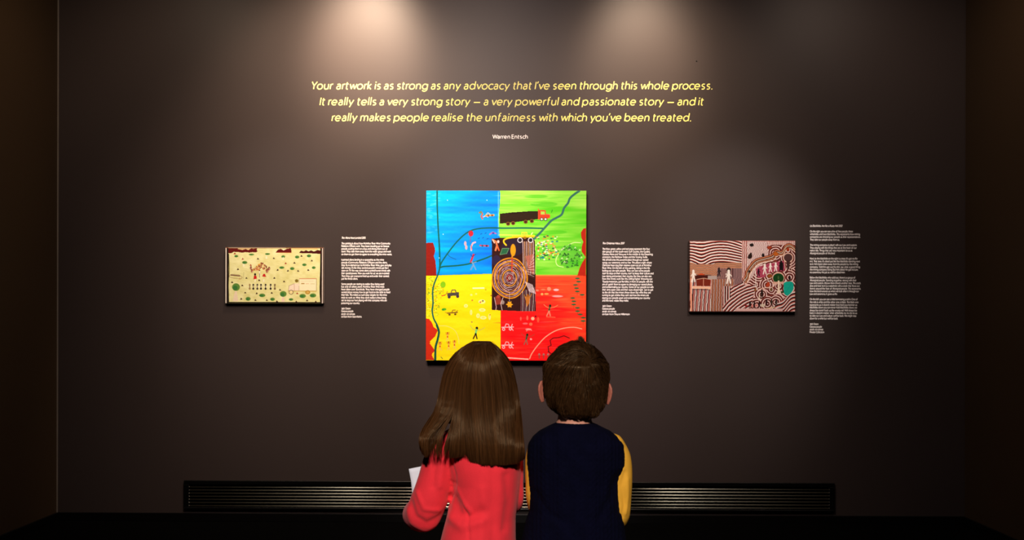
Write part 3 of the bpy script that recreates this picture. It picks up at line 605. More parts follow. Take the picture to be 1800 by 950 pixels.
for x_, y_ in ((418,370),(432,410),(650,400),(670,378),(640,415)): cv.ell(x_, y_, 14, 24, (130,76,50)); cv.ell(x_+4, y_+6, 6, 12, (220,150,140))
cv.ell(476,460,14,16,(40,30,26)); cv.poly([(462,475),(492,475),(502,520),(452,528)], (198,34,34)); cv.poly([(590,452),(612,452),(630,495),(572,488)], (198,40,38)); cv.line([(538,420),(540,480)], 14, (240,232,214)); cv.line([(538,450),(540,500)], 6, (90,80,80))
for x_ in (480, 598): cv.line([(x_,530),(x_-4,560)], 12, (250,244,220))
for x_, c in ((402,(160,130,80)),(452,(40,30,24)),(508,(60,50,44)),(558,(24,18,18)),(622,(30,22,22)),(692,(20,16,16)),(750,(110,84,54))):
    cv.ell(x_, 606, 12, 15, c); cv.line([(x_,620),(x_,660)], 15, (150,140,110) if c[0] > 100 else (200,190,170)); cv.ell(x_, 658, 14, 14, c); cv.line([(x_-5,620),(x_+5,655)], 5, c)
cv.line([(118,478),(160,458),(250,466),(300,500),(285,522),(180,512),(118,495),(118,478)], 4, (130,84,60)); cv.line([(140,470),(262,482)], 14, (110,70,56)); cv.ell(262,520,14,12,(200,170,110)); cv.line([(320,430),(312,520)], 3, (140,140,80))
cv.poly([(1090,520),(1325,518),(1325,685),(1082,682)], (246,238,196)); cv.line([(1090,518),(1325,518)], 7, (196,90,56)); cv.line([(1325,520),(1325,690)], 4, (120,90,60)); cv.line([(1085,525),(1085,682)], 3, (140,110,80))
cv.poly([(1018,585),(1085,582),(1082,684),(940,684),(945,620),(975,604)], (246,226,200)); cv.line([(1018,590),(1020,680)], 3, (150,110,80)); cv.line([(935,688),(1325,690)], 8, (190,150,50)); cv.line([(940,684),(946,618),(1018,588)], 3, (110,80,60))
cv.ell(975,706,32,32,(90,66,44)); cv.ell(975,706,25,25,(242,226,160)); cv.ell(1205,706,34,28,(180,140,50)); cv.ell(1205,706,20,16,(214,176,90)); cv.ell(1052,548,24,22,(130,110,40))
cv.line([(1120,586),(1155,586)], 12, (170,130,30)); cv.line([(1180,588),(1220,586)], 5, (214,160,110)); cv.line([(1245,588),(1300,588)], 5, (190,180,110)); cv.line([(1110,555),(1290,548)], 3, (200,190,150))
r = painting('small wide pale yellow painting with a white truck, bushes and a row of figures', at(398.2,485).x, at(570.2,485).x, at(484,533.8).z, at(484,435.7).z, cv, 'edge_pale', 0.022)

# ---- the striped red-brown one (crop 1200,415..1400,555 at x6.785)
cv = Paint(65, 62, 1335, 905, 400, 266); H, W = cv.H, cv.W; X, Y = cv.X, cv.Y
jig = (vnoise(H, W, 30, 40, 31)-.5)*7
WH = np.array((244,226,220)); BK = np.array((34,14,16)); RD = np.array((156,44,28)); PK = np.array((222,160,150)); TN = np.array((206,130,92)); MV = np.array((150,108,112))
def bands(f, period, cols, wts):
    ph = np.mod(f/period, 1.0); out = np.zeros((H, W, 3)); a = 0
    for c, wt in zip(cols, wts):
        e = np.clip((ph-a)*period/cv.k+.5, 0, 1)[..., None]; out = out*(1-e)+np.array(c)/255.*e; a += wt
    return out
cv.put(np.ones((H, W)), (60, 24, 20))
g_ = np.exp(-((X-215)/85.)**2)*38*np.clip((Y-40)/220, 0, 1.3)-18*np.exp(-((X-450)/140.)**2)+np.clip((X-500)/200., 0, 1)**2*38*np.clip(1.2-(Y-60)/300, 0, 1)
cv.put((X < 697), bands(Y-g_+jig*.5-70, 33.5, (WH, RD, BK), (.44, .24, .32)))
g2 = np.clip((X-110)/40., 0, 1)*np.clip((400-X)/50., 0, 1)*44
cv.put((X < 697) & (Y > 322+g2*.4), bands(Y-g2+jig, 24, ((226,160,120), (70,24,18), (240,200,170), (150,74,44)), (.28, .24, .2, .28)))
cv.put((X < 697) & (X > 400) & (Y > 388), bands(X+(Y-400)*.06*(X-560)/60+jig, 19, ((232,180,170), BK, MV, (70,26,24)), (.28, .26, .22, .24)))
cv.put((X < 700) & (X > 590) & (Y > 388), bands(X-np.clip((Y-470)/120, 0, 1)**2*30, 17, (MV, (206,170,166), BK), (.45, .2, .35)))
cv.put((X < 470) & (Y > 520), bands(X+(Y-700)*.07+jig*1.2, 47, (WH, BK, (140,110,110), RD, PK, (80,24,20)), (.24, .13, .15, .15, .17, .16)))
cv.put((X > 330) & (X < 600) & (Y > 520) & (Y < 905), bands(X+jig+(Y-600)*.03, 33, ((240,196,184), (60,20,18), (220,140,100), BK), (.25, .25, .25, .25)))
rr = np.hypot(X-1010, Y-1290)
dia = (Y > 610-(X-560)*.36+np.clip((560-X)/100., 0, 1)*300*0) & (X > 470) & (Y > 1190-X*1.0+jig*0-250)
cv.put(dia & (X < 900) & (Y-560 > -(X-700)*.3) & ((X-470)*1.25 > (610-Y)) , bands(rr+jig*.8, 35, (WH, BK, (120,32,26), (206,140,130)), (.32, .26, .22, .2)))
cv.put((X > 470) & (X < 560) & (Y > 600) & (Y < 840-(X-470)*1.2), bands(X+jig*.3, 30, (WH, BK, (150,60,50)), (.36, .36, .28)))
# right half: contours flowing around shapes
shp = [(800,240,28),(945,235,22),(1095,215,35),(1240,170,22),(1245,265,50),(785,425,16),(1165,370,40),(1085,385,30),(1030,390,30),(965,410,35),(895,445,35),(1020,480,30),(1130,500,62),(1130,600,30),(1255,625,60),(1260,495,24),(1000,585,34),(930,700,30),(1045,640,20),(870,830,45),(1000,810,60),(1100,790,45),(815,100,22)]
D = np.full((H, W), 1e9)
for x_, y_, r_ in shp: D = np.minimum(D, np.hypot(X-x_, (Y-y_))-r_) if True else D
Ds = D+jig
right = X > 697+np.clip((Y-520)*.35, 0, 60)
right &= ~((Y > 590) & (X < 860-(Y-590)*.2))
cv.put(right, bands(Ds+4, 28, (WH, PK, (62,20,20), (150,64,52)), (.26, .16, .34, .24)))
cv.put((X > 1020) & (Y > 760-(X-1100)*.75+60) & (X+Y > 1790), bands((X-Y*-1.35)*.6+12*np.sin(X/28.), 36, (WH, BK, (140,44,34), PK), (.28, .3, .22, .2)))
ul = right & (X < 1010) & (Y < 520-(X-690)*1.25+130)
cv.put(ul, bands(X*.9+Y*.35+jig*1.6, 15, ((244,226,222), (214,168,164), (120,60,60)), (.5, .26, .24)))
cv.put(ul & (X < 760), bands(X+jig, 22, ((120,40,36), WH, PK), (.4, .3, .3)))
cv.put(right & (Y < 110) & (X > 1000), bands(X+jig, 22, ((220,176,168), (176,110,104), (238,220,214)), (.4, .3, .3)))
# long flowing lines arching over the row of people
arcP = [(715,520),(745,470),(752,425),(800,350),(860,290),(950,262),(1050,232),(1100,180),(1170,190),(1215,120),(1270,105),(1330,150)]
for k, (off, c, wd) in enumerate(((0,(110,36,24),26),(0,(226,150,100),9),(24,(44,18,16),22),(24,(240,214,190),9),(48,(206,130,80),16),(48,(70,28,20),6),(68,(244,220,200),8))):
    P = smooth([(x_+off*.55*(1 if x_ < 1100 else .2), y_+off*.75) for x_, y_ in arcP]); cv.line(P, wd, c, .92)
cv.poly([(860,400),(905,365),(960,360),(1010,330),(1080,325),(1130,305),(1200,300),(1210,420),(1090,425),(1000,450),(960,500),(880,500)], (176,64,92), .9)
cv.line([(700,62),(698,330),(702,480),(730,530)], 7, (236,196,186)); cv.line([(860,410),(862,600),(885,650)], 8, (240,224,214))
def blob(P, c): cv.poly(smooth(list(P)+[P[0]]), c); cv.line(smooth(list(P)+[P[0]]), 3, BK, .6)
blob([(790,215),(808,205),(815,250),(795,275),(770,270),(772,240)], (38,24,18)); blob([(785,105),(825,95),(832,125),(800,130)], (30,24,22))
blob([(930,235),(948,210),(965,240),(945,255)], (26,22,24)); blob([(1065,225),(1085,192),(1118,200),(1130,235),(1090,242)], (188,96,30))
blob([(1225,165),(1240,138),(1262,170),(1240,190)], (170,56,26)); blob([(770,430),(785,412),(800,428),(782,440)], (40,30,26)); blob([(990,140),(1020,122),(1055,142),(1015,165)], (160,60,34))
cv.ell(1245,262,62,58,(236,190,170)); cv.ell(1245,262,50,46,(80,52,50)); cv.poly([(1222,290),(1270,290),(1258,400),(1232,400)], (70,44,40)); cv.line([(1200,300),(1215,410)], 6, (236,200,180)); cv.line([(1290,300),(1275,380),(1300,440)], 6, (236,200,180))
def fig(x, y, s, c, al=1):
    cv.ell(x, y-44*s, 9*s, 12*s, c, al); cv.line([(x,y-34*s),(x,y-2*s)], 19*s, c, al); cv.line([(x-3*s,y-4*s),(x-13*s,y+40*s)], 10*s, c, al); cv.line([(x+3*s,y-4*s),(x+12*s,y+38*s)], 10*s, c, al); cv.line([(x-6*s,y-26*s),(x-18*s,y-4*s)], 6*s, c, al); cv.line([(x+6*s,y-26*s),(x+20*s,y-10*s)], 6*s, c, al)
fig(895,445,.95,(34,18,32)); fig(968,405,1.3,(246,238,228)); fig(1035,385,1.1,(250,242,232)); fig(1098,378,1.1,(250,242,232)); fig(1162,365,1.25,(20,14,16)); cv.rect(1142,320,1188,410,(22,16,18),.9)
cv.ell(1130,500,74,66,(230,180,160)); cv.ell(1130,506,64,58,(22,66,26)); cv.rect(1060,548,1200,575,(222,170,150)); cv.poly([(1124,535),(1142,535),(1146,640),(1165,685),(1110,685),(1124,640)], (240,216,190)); cv.ell(1130,500,10,22,(96,120,70),.6)
cv.poly(smooth([(1195,560),(1230,548),(1280,546),(1308,570),(1310,620),(1290,670),(1235,715),(1205,700),(1192,640),(1195,560)]), (22,172,150)); cv.line([(1290,560),(1240,640),(1210,690)], 8, (12,140,130), .5)
blob([(1000,470),(1030,455),(1060,475),(1040,500),(1005,495)], (150,78,36)); blob([(975,600),(1005,545),(1025,560),(1028,600),(995,610)], (180,64,36)); cv.line([(1000,500),(1010,545),(1035,540)], 8, (236,226,220)); blob([(1248,510),(1262,470),(1278,510),(1262,525)], (40,18,18))
blob([(1030,640),(1050,615),(1058,650),(1040,660)], (110,80,40)); blob([(845,640),(858,615),(866,650),(850,665)], (150,90,40)); cv.line(smooth([(885,650),(940,625),(1000,618),(1060,610),(1100,570)]), 9, (240,200,180))
cv.line(smooth([(1060,690),(1100,700),(1160,680),(1200,700),(1225,715)]), 8, (236,190,180)); cv.ell(1175,672,16,12,(40,60,26))
fig(935,700,1.1,(36,26,20)); fig(905,745,.9,(236,226,200),.5)
for x_, c in ((795,BK),(845,BK),(905,BK),(990,BK),(1050,(40,36,24)),(1105,(30,22,20))): fig(x_, 826 if x_ < 950 else 800, .85, tuple(int(v) for v in c))
cv.ell(820,835,12,20,(224,130,120),.8); cv.ell(870,830,18,16,(226,140,130),.8); cv.ell(945,830,28,20,(220,206,180),.9); cv.line([(770,872),(900,880),(1090,850)], 8, (240,214,160)); cv.ell(748,835,16,10,(160,40,40))
cv.put((Y > 866) & (X > 620) & (X < 1180), bands(X+(Y-880)*.2+jig, 14, ((226,176,170), (238,214,208), (176,110,106)), (.4, .35, .25)))
# left scene
cv.rect(140,470,330,520,(70,24,18)); cv.rect(155,520,320,600,(120,40,24)); cv.line([(160,522),(245,508),(322,522)], 6, (240,190,160)); cv.line([(240,515),(240,595)], 6, (240,180,150)); cv.poly([(170,470),(215,445),(260,470)], (196,76,40))
cv.poly([(110,600),(330,606),(325,645),(300,648),(285,632),(110,632)], (240,190,160)); cv.line([(110,642),(320,645)], 6, BK); cv.line([(92,520),(96,900)], 20, (236,160,130)); cv.line([(112,640),(112,900)], 7, BK)
cv.rect(292,478,400,520,(176,160,154)); cv.line([(400,500),(440,495)], 6, (150,130,120))
fig(120,490,1.5,(246,240,232)); cv.line([(120,460),(150,455)], 7, (246,240,232)); fig(425,440,1.1,(40,34,38)); cv.ell(540,410,26,30,(58,44,40)); fig(540,500,1.7,(248,240,230)); cv.line([(515,450),(505,460),(535,475)], 7, (248,240,230))
cv.rect(65,62,78,905,(40,22,18)); cv.rect(65,62,1335,69,(190,90,80),.6); cv.rect(1327,62,1335,905,(50,26,20)); cv.rect(65,898,1335,905,(70,36,30))
painting('striped red-brown and white painting with a green tree and turquoise pool', at(1209.6,485).x, at(1396.8,485).x, at(1303,548.6).z, at(1303,424).z, cv, 'edge', 0.022)

# ------------------------------------------------------------------ people: shapes gathered, fused by voxel remesh, then sculpted by functions
YK = -3.36
def K(px, py, dy=0.0):      # point seen at that pixel, dy metres beyond (+) or in front of (-) the children's plane
    return at(px, py, YK+dy)
KS = (K(1000, 700).x-K(900, 700).x)/100
class Blob:
    def __init__(s): s.bm = bmesh.new()
    def loft(s, rings, n=28):
        """rings: (centre Vector, axis u Vector, axis v Vector) ellipse half axes"""
        R = []
        for c, u, v in rings:
            R.append([s.bm.verts.new(c+u*math.cos(2*PI*k/n)+v*math.sin(2*PI*k/n)) for k in range(n)])
        for a, b in zip(R[:-1], R[1:]):
            for k in range(n): s.bm.faces.new((a[k], a[(k+1) % n], b[(k+1) % n], b[k]))
        s.bm.faces.new(R[0][::-1]); s.bm.faces.new(R[-1]); return s
    def zloft(s, rings, n=28):   # rings (x, y, z, rx, ry)
        return s.loft([(Vector((x, y, z)), Vector((rx, 0, 0)), Vector((0, ry, 0))) for x, y, z, rx, ry in rings], n)
    def ell(s, c, r, rot=None):
        m = Matrix.Translation(c) @ (rot.to_4x4() if rot else Matrix.Identity(4)) @ Matrix.Diagonal((*r, 1))
        bmesh.ops.create_uvsphere(s.bm, u_segments=24, v_segments=14, radius=1, matrix=m); return s
    def tube(s, pts, n=18, flat=1.0):  # pts (Vector, r); round ends
        P = [Vector(p) for p, r in pts]; Rr = [r for p, r in pts]
        rings = []
        ref = Vector((0, 1, 0.13)).normalized()
        for i, p in enumerate(P):
            t = ((P[min(i+1, len(P)-1)]-P[max(i-1, 0)])).normalized()
            u = t.cross(ref)
            if u.length < .2: u = t.cross(Vector((1, 0, 0)))
            u.normalize(); v = t.cross(u)
            if i == 0:
                for q in (.95, .75, .4): rings.append((p-t*Rr[0]*q*.9, u*Rr[0]*math.sqrt(1-q*q), v*Rr[0]*math.sqrt(1-q*q)))
            rings.append((p, u*Rr[i], v*Rr[i]*flat))
            if i == len(P)-1:
                for q in (.4, .75, .95): rings.append((p+t*Rr[i]*q*.9, u*Rr[i]*math.sqrt(1-q*q), v*Rr[i]*math.sqrt(1-q*q)))
        return s.loft(rings, n)
    def fuse(s, voxel, smooth_it=4, fac=0.5, fn=None):
        bmesh.ops.recalc_face_normals(s.bm, faces=s.bm.faces[:])
        me = bm_mesh(s.bm); o = bpy.data.objects.new('tmp', me); COL.objects.link(o)
        m = o.modifiers.new('r', 'REMESH'); m.mode = 'VOXEL'; m.voxel_size = voxel; m.use_smooth_shade = True
        if smooth_it:
            m2 = o.modifiers.new('s', 'SMOOTH'); m2.factor = fac; m2.iterations = smooth_it
        dg = bpy.context.evaluated_depsgraph_get(); dg.update()
        out = bpy.data.meshes.new_from_object(o.evaluated_get(dg), depsgraph=dg)
        bpy.data.objects.remove(o); bpy.data.meshes.remove(me)
        if fn:
            n = len(out.vertices); V = np.empty(n*3, np.float32); out.vertices.foreach_get('co', V); V = V.reshape(-1, 3)
            Nn = np.empty(n*3, np.float32); out.vertices.foreach_get('normal', Nn); Nn = Nn.reshape(-1, 3)
            out.vertices.foreach_set('co', fn(V.astype(float), Nn.astype(float)).astype(np.float32).ravel())
            out.update()
        return out
def catmull(P, n=6):
    P = [Vector(p) for p in P]; Q = [2*P[0]-P[1]]+P+[2*P[-1]-P[-2]]; out = []
    for i in range(1, len(Q)-2):
        for k in range(n):
            t = k/n; a, b, c, d = Q[i-1], Q[i], Q[i+1], Q[i+2]
            out.append(0.5*((2*b)+(c-a)*t+(2*a-5*b+4*c-d)*t*t+(3*b-a-3*c+d)*t**3))
    out.append(P[-1]); return out
def stube(b, pts, n=18, sub=5, flat=1.0):
    P = catmull([p for p, r in pts], sub); Rr = np.interp(np.arange(len(P))/sub, range(len(pts)), [r for p, r in pts])
    b.tube([(p, float(r)) for p, r in zip(P, Rr)], n, flat)
def hand(b, wrist, fdir, palm_n, thumb_side, curl=0.5, size=1.0):
    """palm, four unequal fingers curling towards the palm side, thumb from the side of the palm"""
    f = Vector(fdir).normalized(); nrm = Vector(palm_n); nrm = (nrm-f*nrm.dot(f)).normalized(); s = f.cross(nrm)
    if s.dot(Vector(thumb_side)) < 0: s = -s
    S = size; w_ = Vector(wrist)
    b.loft([(w_+f*d*S, s*a*S, nrm*h*S) for d, a, h in ((-.012, .014, .012), (0, .017, .012), (.014, .023, .0115), (.032, .026, .011), (.048, .026, .010), (.054, .022, .007))], 18)
    for k, (off, L_, r) in enumerate(((.019, .040, .0058), (.0065, .045, .0060), (-.0065, .042, .0057), (-.019, .034, .0050))):
        p = w_+(f*.046+s*off)*S; d = f.copy(); pts = [(p, r*S*1.05)]
        for seg, frac in enumerate((.42, .32, .26)):
            ang = curl*(0.55+0.25*seg)
            d = (d*math.cos(ang)+nrm*math.sin(ang)*1.0+s*off*.15).normalized()
            p = p+d*L_*frac*S; pts.append((p, r*S*(.97-.10*seg)))
        b.tube(pts, 10)
    p = w_+(f*.012+s*.018)*S; d = (f*.6+s*.75+nrm*.25).normalized(); pts = [(p, .0080*S)]
    for seg in range(3):
        p = p+d*(.019-.003*seg)*S; pts.append((p, (.0072-.0008*seg)*S)); d = (d+f*.35-s*.22+nrm*curl*.45).normalized()
    b.tube(pts, 10)
def head(b, C, s=1.0, ear=True):
    """C = centre of the skull; faces +y"""
    C = Vector(C); V3 = lambda x, y, z: C+Vector((x, y, z))*s
    b.ell(V3(0, -.008, .012), (.068*s, .080*s, .076*s))
    b.loft([(V3(0, y, z), Vector((rx*s, 0, 0)), Vector((0, ry*s, 0))) for z, y, rx, ry in
            ((-.094, .052, .014, .012), (-.088, .046, .026, .026), (-.072, .036, .043, .044), (-.045, .022, .054, .058), (-.01, .010, .061, .070), (.02, .004, .064, .074))])
    b.ell(V3(0, .083, -.018), (.010*s, .013*s, .009*s)); b.tube([(V3(0, .074, .008), .006*s), (V3(0, .082, -.014), .008*s)], 10)
    b.ell(V3(0, .073, -.047), (.019*s, .008*s, .0045*s)); b.ell(V3(0, .071, -.055), (.016*s, .009*s, .005*s))
    for sx in (-1, 1):
        b.ell(V3(sx*.032, .058, -.030), (.022*s, .022*s, .020*s)); b.ell(V3(sx*.028, .070, .017), (.018*s, .008*s, .005*s))
def ear_mesh(C, sx, s=1.0, tilt=0.0):
    """cupped ear, its rim thicker; C at the attachment, standing away from the head"""
    b = Blob(); C = Vector(C)
    R = Matrix.Rotation(sx*0.72, 3, 'Z') @ Matrix.Rotation(-0.12, 3, 'X')          # opening turned forward, back seen from behind
    T_ = lambda y, z: C+R @ (Vector((sx*.003, y, z))*s)
    b.ell(T_(-.008, .006), (.0040*s, .0150*s, .0215*s), R); b.ell(T_(-.005, -.014), (.0042*s, .0085*s, .0130*s), R); b.ell(T_(-.002, .000), (.0085*s, .0080*s, .0150*s), R)
    b.tube([(T_(*q_), .0036*s) for q_ in ((.004, .012), (.000, .022), (-.008, .0265), (-.017, .023), (-.022, .012), (-.0215, .002), (-.018, -.008), (-.013, -.018), (-.007, -.026), (-.001, -.024))], 10)
    return b.fuse(.0017, 5)
def eyes(root, C, s=1.0):
    C = Vector(C)
    for sx in (-1, 1):
        b = bmesh.new(); bmesh.ops.create_uvsphere(b, u_segments=20, v_segments=12, radius=.0125*s, matrix=Matrix.Translation(C+Vector((sx*.0285, .0615, .000))*s))
        e = link('eye', bm_mesh(b), M['eye_white'], root, smooth=True)
        b = bmesh.new(); bmesh.ops.create_uvsphere(b, u_segments=16, v_segments=8, radius=1, matrix=Matrix.Translation(C+Vector((sx*.0285, .0728, .000))*s) @ Matrix.Diagonal((.006*s, .0022*s, .006*s, 1)))
        link('iris', bm_mesh(b), M['iris'], e, smooth=True)
        b = Blob(); b.tube([(C+Vector((sx*x, y, z))*s, .0022*s) for x, y, z in ((.014, .079, .020), (.026, .079, .024), (.040, .072, .021))], 8)
        link('eyebrow', bm_mesh(b.bm), M['boy_hair'], root, smooth=True)
def shoe(root, x, y, toe=0.0):
    b = Blob()
    for yy, zz, rx, rz in ((-.055, .028, .022, .026), (-.04, .036, .030, .036), (0, .036, .031, .036), (.04, .028, .034, .028), (.08, .022, .036, .022), (.115, .018, .026, .017)):
        pass
    b.loft([(Vector((x+toe*yy, y+yy, zz)), Vector((rx, 0, 0)), Vector((0, 0, rz))) for yy, zz, rx, rz in
            ((-.060, .024, .012, .014), (-.055, .030, .022, .026), (-.04, .038, .030, .036), (0, .037, .031, .035), (.04, .030, .034, .028), (.08, .024, .036, .022), (.112, .019, .026, .015), (.120, .018, .012, .008))])
    b.tube([(Vector((x, y-.018, .05)), .030), (Vector((x, y-.018, .085)), .031)])
    def fn(V, N_):
        V[:, 2] = np.maximum(V[:, 2], 0.0025); return V
    s_ = link('shoe', b.fuse(.004, 3, fn=fn), M['shoe'], root, smooth=True)
    b = Blob(); b.loft([(Vector((x+toe*yy, y+yy, .006)), Vector((rx, 0, 0)), Vector((0, 0, .006))) for yy, rx in ((-.063, .012), (-.056, .026), (-.03, .034), (.04, .037), (.09, .037), (.12, .020), (.124, .010))])
    link('sole', bm_mesh(b.bm), M['base'], s_, smooth=True)
def strands_mesh(paths, r0, sides=3):
    """paths: (n, k, 3); tapered tubes"""
    P = np.asarray(paths); n, k, _ = P.shape
    T = np.gradient(P, axis=1); T /= np.linalg.norm(T, axis=2, keepdims=True)+1e-9
    ref = np.array((0.2, 0.85, -0.5)); U = np.cross(T, ref); U /= np.linalg.norm(U, axis=2, keepdims=True)+1e-9; Wv = np.cross(T, U)
    prof = np.ones(k); prof[-1] = .25; prof[-2] = .7; prof[0] = .6
    rad = (np.asarray(r0).reshape(-1, 1)*prof)[..., None]
    rings = [P+rad*(U*math.cos(a)+Wv*math.sin(a)) for a in (2*PI*q/sides for q in range(sides))]
    V = np.stack(rings, 2).reshape(-1, 3)
    idx = np.arange(n*k*sides).reshape(n, k, sides)
    Fq = np.stack([np.stack([idx[:, :-1, q], idx[:, :-1, (q+1) % sides], idx[:, 1:, (q+1) % sides], idx[:, 1:, q]], -1) for q in range(sides)], 2).reshape(-1, 4)
    return V, Fq
def hair_object(root, V, Fq, base_me, m, label=None):
    """strands and the solid mass beneath them, one object"""
    bV = np.empty(len(base_me.vertices)*3); base_me.vertices.foreach_get('co', bV); bV = bV.reshape(-1, 3)
    bF = []
    for p_ in base_me.polygons: bF.append(tuple(p_.vertices) if len(p_.vertices) == 4 else tuple(p_.vertices)+(p_.vertices[-1],))
    bF = [f for f in bF if len(set(f)) == 4]
    VV = np.vstack([bV, V]); FF = np.vstack([np.array(bF), np.asarray(Fq)+len(bV)])
    bpy.data.meshes.remove(base_me)
    return link('hair', np_mesh('hair', VV, FF), m, root, smooth=True, label=label)
def seam(V, N_, P, width, depth, back=True):
    """press a groove (depth>0) or raise a fold along a polyline given as (x,z)"""
    D = np.full(len(V), 9.)
    P = np.array(P)
    for a, b in zip(P[:-1], P[1:]):
        d = b-a; t = np.clip(((V[:, 0]-a[0])*d[0]+(V[:, 2]-a[1])*d[1])/(d@d), 0, 1)
        D = np.minimum(D, np.hypot(V[:, 0]-a[0]-t*d[0], V[:, 2]-a[1]-t*d[1]))
    wgt = np.exp(-(D/width)**2)*(np.clip(-N_[:, 1]*2, 0, 1) if back else 1)
    return V-N_*(wgt*depth)[:, None]
def xz(pts): return [(K(a, b).x, K(a, b).z) for a, b in pts]
Z = lambda py: K(900, py).z

# ================================================================== the girl
gX = K(846, 760).x
girl = empty('person', 'girl with long brown hair in bright red coat, seen from behind holding papers', 'person', (gX, YK, 0))
HC = K(846, 672, 0.0); HC.y = YK+.005
b = Blob(); head(b, HC, 1.0)
b.tube([(HC+Vector((0, -.012, -.055)), .036), (HC+Vector((0, -.012, -.10)), .034), (HC+Vector((0, -.010, -.135)), .045)])
tz = lambda py, a, c, y, ry: (K((a+c)/2, py).x, YK+y, Z(py), (K(c, py).x-K(a, py).x)/2, ry)
b.zloft([tz(762, 812, 880, -.01, .035), tz(775, 795, 900, -.01, .05), tz(800, 790, 905, 0, .07), tz(850, 800, 898, 0, .078), tz(910, 798, 894, 0, .078), tz(970, 792, 900, 0, .085), tz(1020, 790, 902, -.005, .09), tz(1060, 800, 892, -.005, .08)])
elbL = K(737, 905, .015); shL = K(782, 792, 0); wrL = K(749, 886, .185)
elbR = K(903, 886, .03); shR = K(897, 797, 0.0); wrR = K(858, 868, .22)
stube(b, [(shL, .028), ((shL+elbL)/2, .023), (elbL, .020), ((elbL+wrL)/2, .019), (wrL, .015)])
stube(b, [(shR, .026), ((shR+elbR)/2, .020), (elbR, .018), ((elbR+wrR)/2, .018), (wrR, .015)])
hand(b, wrL, (wrL-elbL).normalized()*.6+Vector((.5, .2, .35)), (.9, -.1, -.1), (-.3, 0, 1), 0.75)
hand(b, wrR, (wrR-elbR).normalized()*.6+Vector((-.4, .2, .3)), (-.9, -.1, -.1), (.3, 0, 1), 0.75)
for sx in (-1, 1):
    hx = K(846, 1040).x+sx*.043
    b.tube([(Vector((hx, YK, Z(1040))), .062), (Vector((hx, YK+.004, .42)), .056), (Vector((hx, YK+.01, .30)), .041), (Vector((hx, YK-.004, .22)), .043), (Vector((hx, YK-.006, .12)), .031), (Vector((hx, YK, .07)), .026)])
    b.loft([(Vector((hx, YK+yy, zz)), Vector((rx, 0, 0)), Vector((0, 0, rz))) for yy, zz, rx, rz in ((-.045, .026, .018, .018), (-.02, .032, .024, .024), (.03, .028, .026, .018), (.08, .022, .028, .012), (.098, .02, .016, .008))])
link('body', b.fuse(.0034, 3), M['skin'], girl, smooth=True)
eyes(girl, HC)
for sx in (-1, 1): link('ear', ear_mesh(HC+Vector((sx*.062, 0, -.01)), sx, .9), M['skin'], girl, smooth=True)
# tights and shoes
b = Blob()
b.tube([(Vector((K(846, 1040).x, YK-.003, Z(1010))), .10), (Vector((K(846, 1040).x, YK-.003, Z(1050))), .098)])
for sx in (-1, 1):
    hx = K(846, 1040).x+sx*.043
    b.tube([(Vector((hx, YK, Z(1040))), .066), (Vector((hx, YK+.004, .42)), .060), (Vector((hx, YK+.01, .30)), .0445), (Vector((hx, YK-.004, .22)), .0465), (Vector((hx, YK-.006, .12)), .0345), (Vector((hx, YK, .07)), .0295)])
link('tights', b.fuse(.005, 3), M['tights'], girl, smooth=True)
for sx in (-1, 1): shoe(girl, K(846, 1040).x+sx*.043, YK, sx*.15)
# coat: body, then sleeves
b = Blob()
b.zloft([tz(740, 818, 874, -.010, .046), tz(746, 805, 888, -.010, .054), tz(752, 792, 900, -.010, .060), tz(759, 781, 911, -.008, .067), tz(768, 775, 917, -.006, .077), tz(782, 776, 919, -.003, .086), tz(796, 779, 918, -.001, .090), tz(820, 786, 917, 0, .096), tz(850, 794, 914, .002, .098), tz(880, 792, 910, .002, .098),
         tz(910, 786, 907, .002, .100), tz(950, 776, 908, 0, .108), tz(1000, 764, 914, 0, .118), tz(1060, 752, 924, 0, .130), tz(1120, 742, 934, 0, .140), tz(1140, 740, 936, 0, .141)], 40)
stube(b, [(K(792, 783, -.002), .040), (K(774, 812, -.006), .0445), (K(764, 848, -.004), .0465), (K(753, 880, 0), .0475), (K(743, 903, .020), .0480), (K(733, 905, .070), .0400), (K(738, 894, .12), .0340), (K(746, 887, .165), .029)], 24, 6)
stube(b, [(K(896, 788, 0), .037), (K(900, 812, .016), .031), (K(902, 850, .022), .027), (K(902, 880, .034), .027), (K(896, 885, .08), .030), (K(878, 876, .14), .030), (K(864, 870, .19), .027)], 24, 6)
stube(b, [(K(796, 752, -.030), .008), (K(806, 749, -.058), .010), (K(822, 752, -.076), .011), (K(846, 754, -.082), .011), (K(870, 752, -.076), .011), (K(888, 749, -.056), .010), (K(898, 752, -.030), .008)], 12, 4)
arm_s = xz([(783, 776), (795, 800), (803, 828), (803, 850)]); prin = xz([(803, 852), (814, 875), (826, 905), (829, 960), (829, 1080)])
